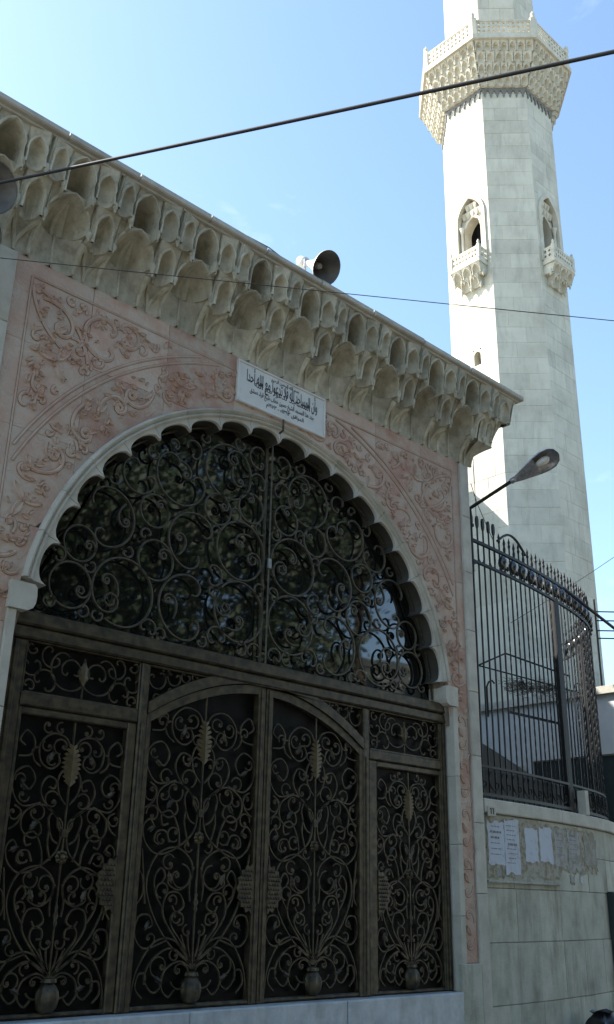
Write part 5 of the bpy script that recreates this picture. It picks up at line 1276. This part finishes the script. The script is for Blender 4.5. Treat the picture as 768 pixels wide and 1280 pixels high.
# metal cabinet door in the wall at the right edge, rubbish bag
x, y = 12.62, wy(12.62); az = math.atan(wsl(12.62))
cd = empty('metal_door', (x, y, 0.14), az); tag(cd, 'dark green metal cabinet door at the right edge of the wall', 'door')
cd_f = MB().block(-0.05, 1.0, -0.09, 0.02, 0.0, 1.66, 0.012).build('door_frame', M['greendoor'], cd)
MB().block(0.03, 0.92, -0.115, -0.091, 0.05, 1.58, 0.01).build('door_panel', M['greendoor'], cd)
MB().box(0.08, 0.11, -0.15, -0.116, 0.75, 0.9).build('handle', M['steel'], cd)
def bag(loc, sc_, seed, label):
    rb2 = random.Random(seed); rws = []
    n, m_ = 18, 12
    for j in range(m_ + 1):
        v = j / m_; r = []
        for i in range(n + 1):
            a = 2 * PI * (i % n) / n; rr = (0.16 * math.sin(PI * min(1, 0.12 + 0.88 * v) ** 0.85) ** 0.6 if v < 0.86 else 0.05 + 0.05 * (v - 0.86) / 0.14)
            w_ = 1 + 0.10 * math.sin(5 * a + seed) + 0.08 * math.sin(9 * a + 3 * v + seed) + 0.05 * math.sin(3 * a - 7 * v)
            r.append((rr * w_ * math.cos(a) * 1.25, rr * w_ * math.sin(a), 0.27 * v + 0.01 * math.sin(4 * a)))
        rws.append(r)
    o = MB().grid(rws).build('rubbish_bag', M['bag'], None, 60); o.location = loc; o.scale = (sc_,) * 3; return tag(o, label, 'rubbish bag', 'rubbish bags at the foot of the wall')
bag((11.32, -0.12, 0.14), 1.25, 2, 'knotted black plastic rubbish bag at the foot of the wall')
bag((11.75, -0.08, 0.14), 0.75, 5, 'smaller black rubbish bag right of the knotted one')

# ================================================================== HALL BLOCK behind the gateway (unseen, added to shade the minaret foot and annex)
mh = empty('shade_hall', (12, 12, 0)); tag(mh, 'unseen pale hall block added behind the gateway to cast shade', 'building')
part_at(MB().box(2.0, 16.2, 7.25, 22.0, 0, 11.4), 'wall', M['tower'], mh, (12, 12, 0))
part_at(MB().box(14.2, 16.6, 7.6, 10.2, 0, 12.3).box(14.0, 16.8, 7.5, 10.3, 12.305, 12.5), 'shade_tower', M['tower'], mh, (12, 12, 0))
part_at(MB().lathe([(0.75, 12.5), (0.8, 12.7), (0.72, 13.0), (0.45, 13.25), (0.1, 13.4)], 16, (15.6, 8.9, 0)), 'shade_dome', M['tower'], mh, (12, 12, 0), 40)

# ================================================================== OTHER SIDE OF THE STREET (seen in the window glass)
def tree(loc, h, crown_r, label, seed, n_leaf=26000, trunk_r=0.28, lo=2):
    rt_ = random.Random(seed); t = empty('street_tree', loc); tag(t, label, 'tree', 'trees across the street')
    tk = MB(); path = [Vector((0, 0, -0.1))]
    for i in range(1, 7): path.append(Vector((rt_.gauss(0, .12) * i * 0.4, rt_.gauss(0, .12) * i * 0.4, h * 0.62 * i / 6)))
    tk.tube(path, trunk_r, 8, r2=trunk_r * 0.4); cl = []
    for k in range(9):
        b = path[lo + k % (7 - lo)]; a = rt_.uniform(0, 2 * PI); e = rt_.uniform(0.3, 1.1); L = crown_r * rt_.uniform(0.6, 1.0)
        q = b + Vector((math.cos(a) * math.cos(e), math.sin(a) * math.cos(e), math.sin(e))) * L
        tk.tube([b, (b + q) / 2 + Vector((0, 0, 0.15)), q], trunk_r * 0.4, 6, r2=0.03); cl.append(q)
    tk.build('trunk', M['bark'], t, 50)
    for k in range(26):
        a = rt_.uniform(0, 2 * PI); u = rt_.uniform(-1, 1); rr = crown_r * rt_.uniform(0.3, 0.95)
        cl.append(Vector((rr * math.cos(a) * math.sqrt(1 - u * u), rr * math.sin(a) * math.sqrt(1 - u * u), h * 0.66 + rr * u * 0.95)))
    lf = MB()
    for k in range(n_leaf):
        c = rt_.choice(cl); p = c + Vector((rt_.gauss(0, 1), rt_.gauss(0, 1), rt_.gauss(0, .8))) * crown_r * 0.17
        d1 = Vector((rt_.gauss(0, 1), rt_.gauss(0, 1), rt_.gauss(0, 1))).normalized(); d2 = d1.orthogonal().normalized(); s = rt_.uniform(0.07, 0.14)
        lf.add([p - d1 * s, p + d2 * s * 0.5, p + d1 * s, p - d2 * s * 0.5], [(0, 1, 2, 3)])
    lf.build('crown', M['leaf'], t)
tree((9.5, -12.5, 0), 13.0, 4.6, 'broad tree across the street, mirrored left in the arch glass', 1)
tree((15.5, -13.5, 0), 15.5, 5.0, 'tallest tree across the street, mirrored in the middle of the arch glass', 2)
tree((3.0, -12.5, 0), 12.0, 4.4, 'round tree across the street opposite the left end of the gateway', 3)
tree((-4.5, -12.0, 0), 12.5, 4.6, 'tree across the street farthest to the left', 4)
tree((22.0, -13.5, 0), 21.5, 4.3, 'tall high crowned tree across the street, mirrored at the upper right of the glass', 6, lo=5)
tree((12.5, -18.5, 0), 15.0, 5.0, 'tree in the second row behind the broad one across the street', 5)
def far_house(loc, w_, d_, h_, rz, label, nst, ncol):
    o = empty('street_house', loc, rz); tag(o, label, 'building', 'houses across the street')
    MB().box(-w_ / 2, w_ / 2, -d_ / 2, d_ / 2, 0, h_).build('wall', M['render'], o)
    MB().box(-w_ / 2 - 0.2, w_ / 2 + 0.2, -d_ / 2 - 0.2, d_ / 2 + 0.2, h_ + 0.002, h_ + 0.25).build('roof_slab', M['white'], o)
    for j in range(nst):
        for i in range(ncol):
            x = -w_ / 2 + (i + 0.5) * w_ / ncol; z = 1.2 + j * (h_ / nst)
            wn_ = MB().box(x - 0.55, x + 0.55, d_ / 2 - 0.01, d_ / 2 + 0.04, z - 0.05, z + 1.45).build('window', M['white'], o)
            MB().box(x - 0.47, x + 0.47, d_ / 2 + 0.041, d_ / 2 + 0.05, z + 0.03, z + 1.37).build('pane', M['darkglass'], wn_)
    return o
far_house((27.5, -18, 0), 8, 8, 9.0, 0.25, 'pale three storey house across the street, mirrored at the right of the glass', 3, 4)
far_house((1.0, -22, 0), 12, 8, 10.0, 0, 'wide pale house behind the trees across the street', 3, 6)
far_house((14.0, -24, 0), 11, 8, 9.5, 0, 'pale house behind the middle tree across the street', 3, 5)
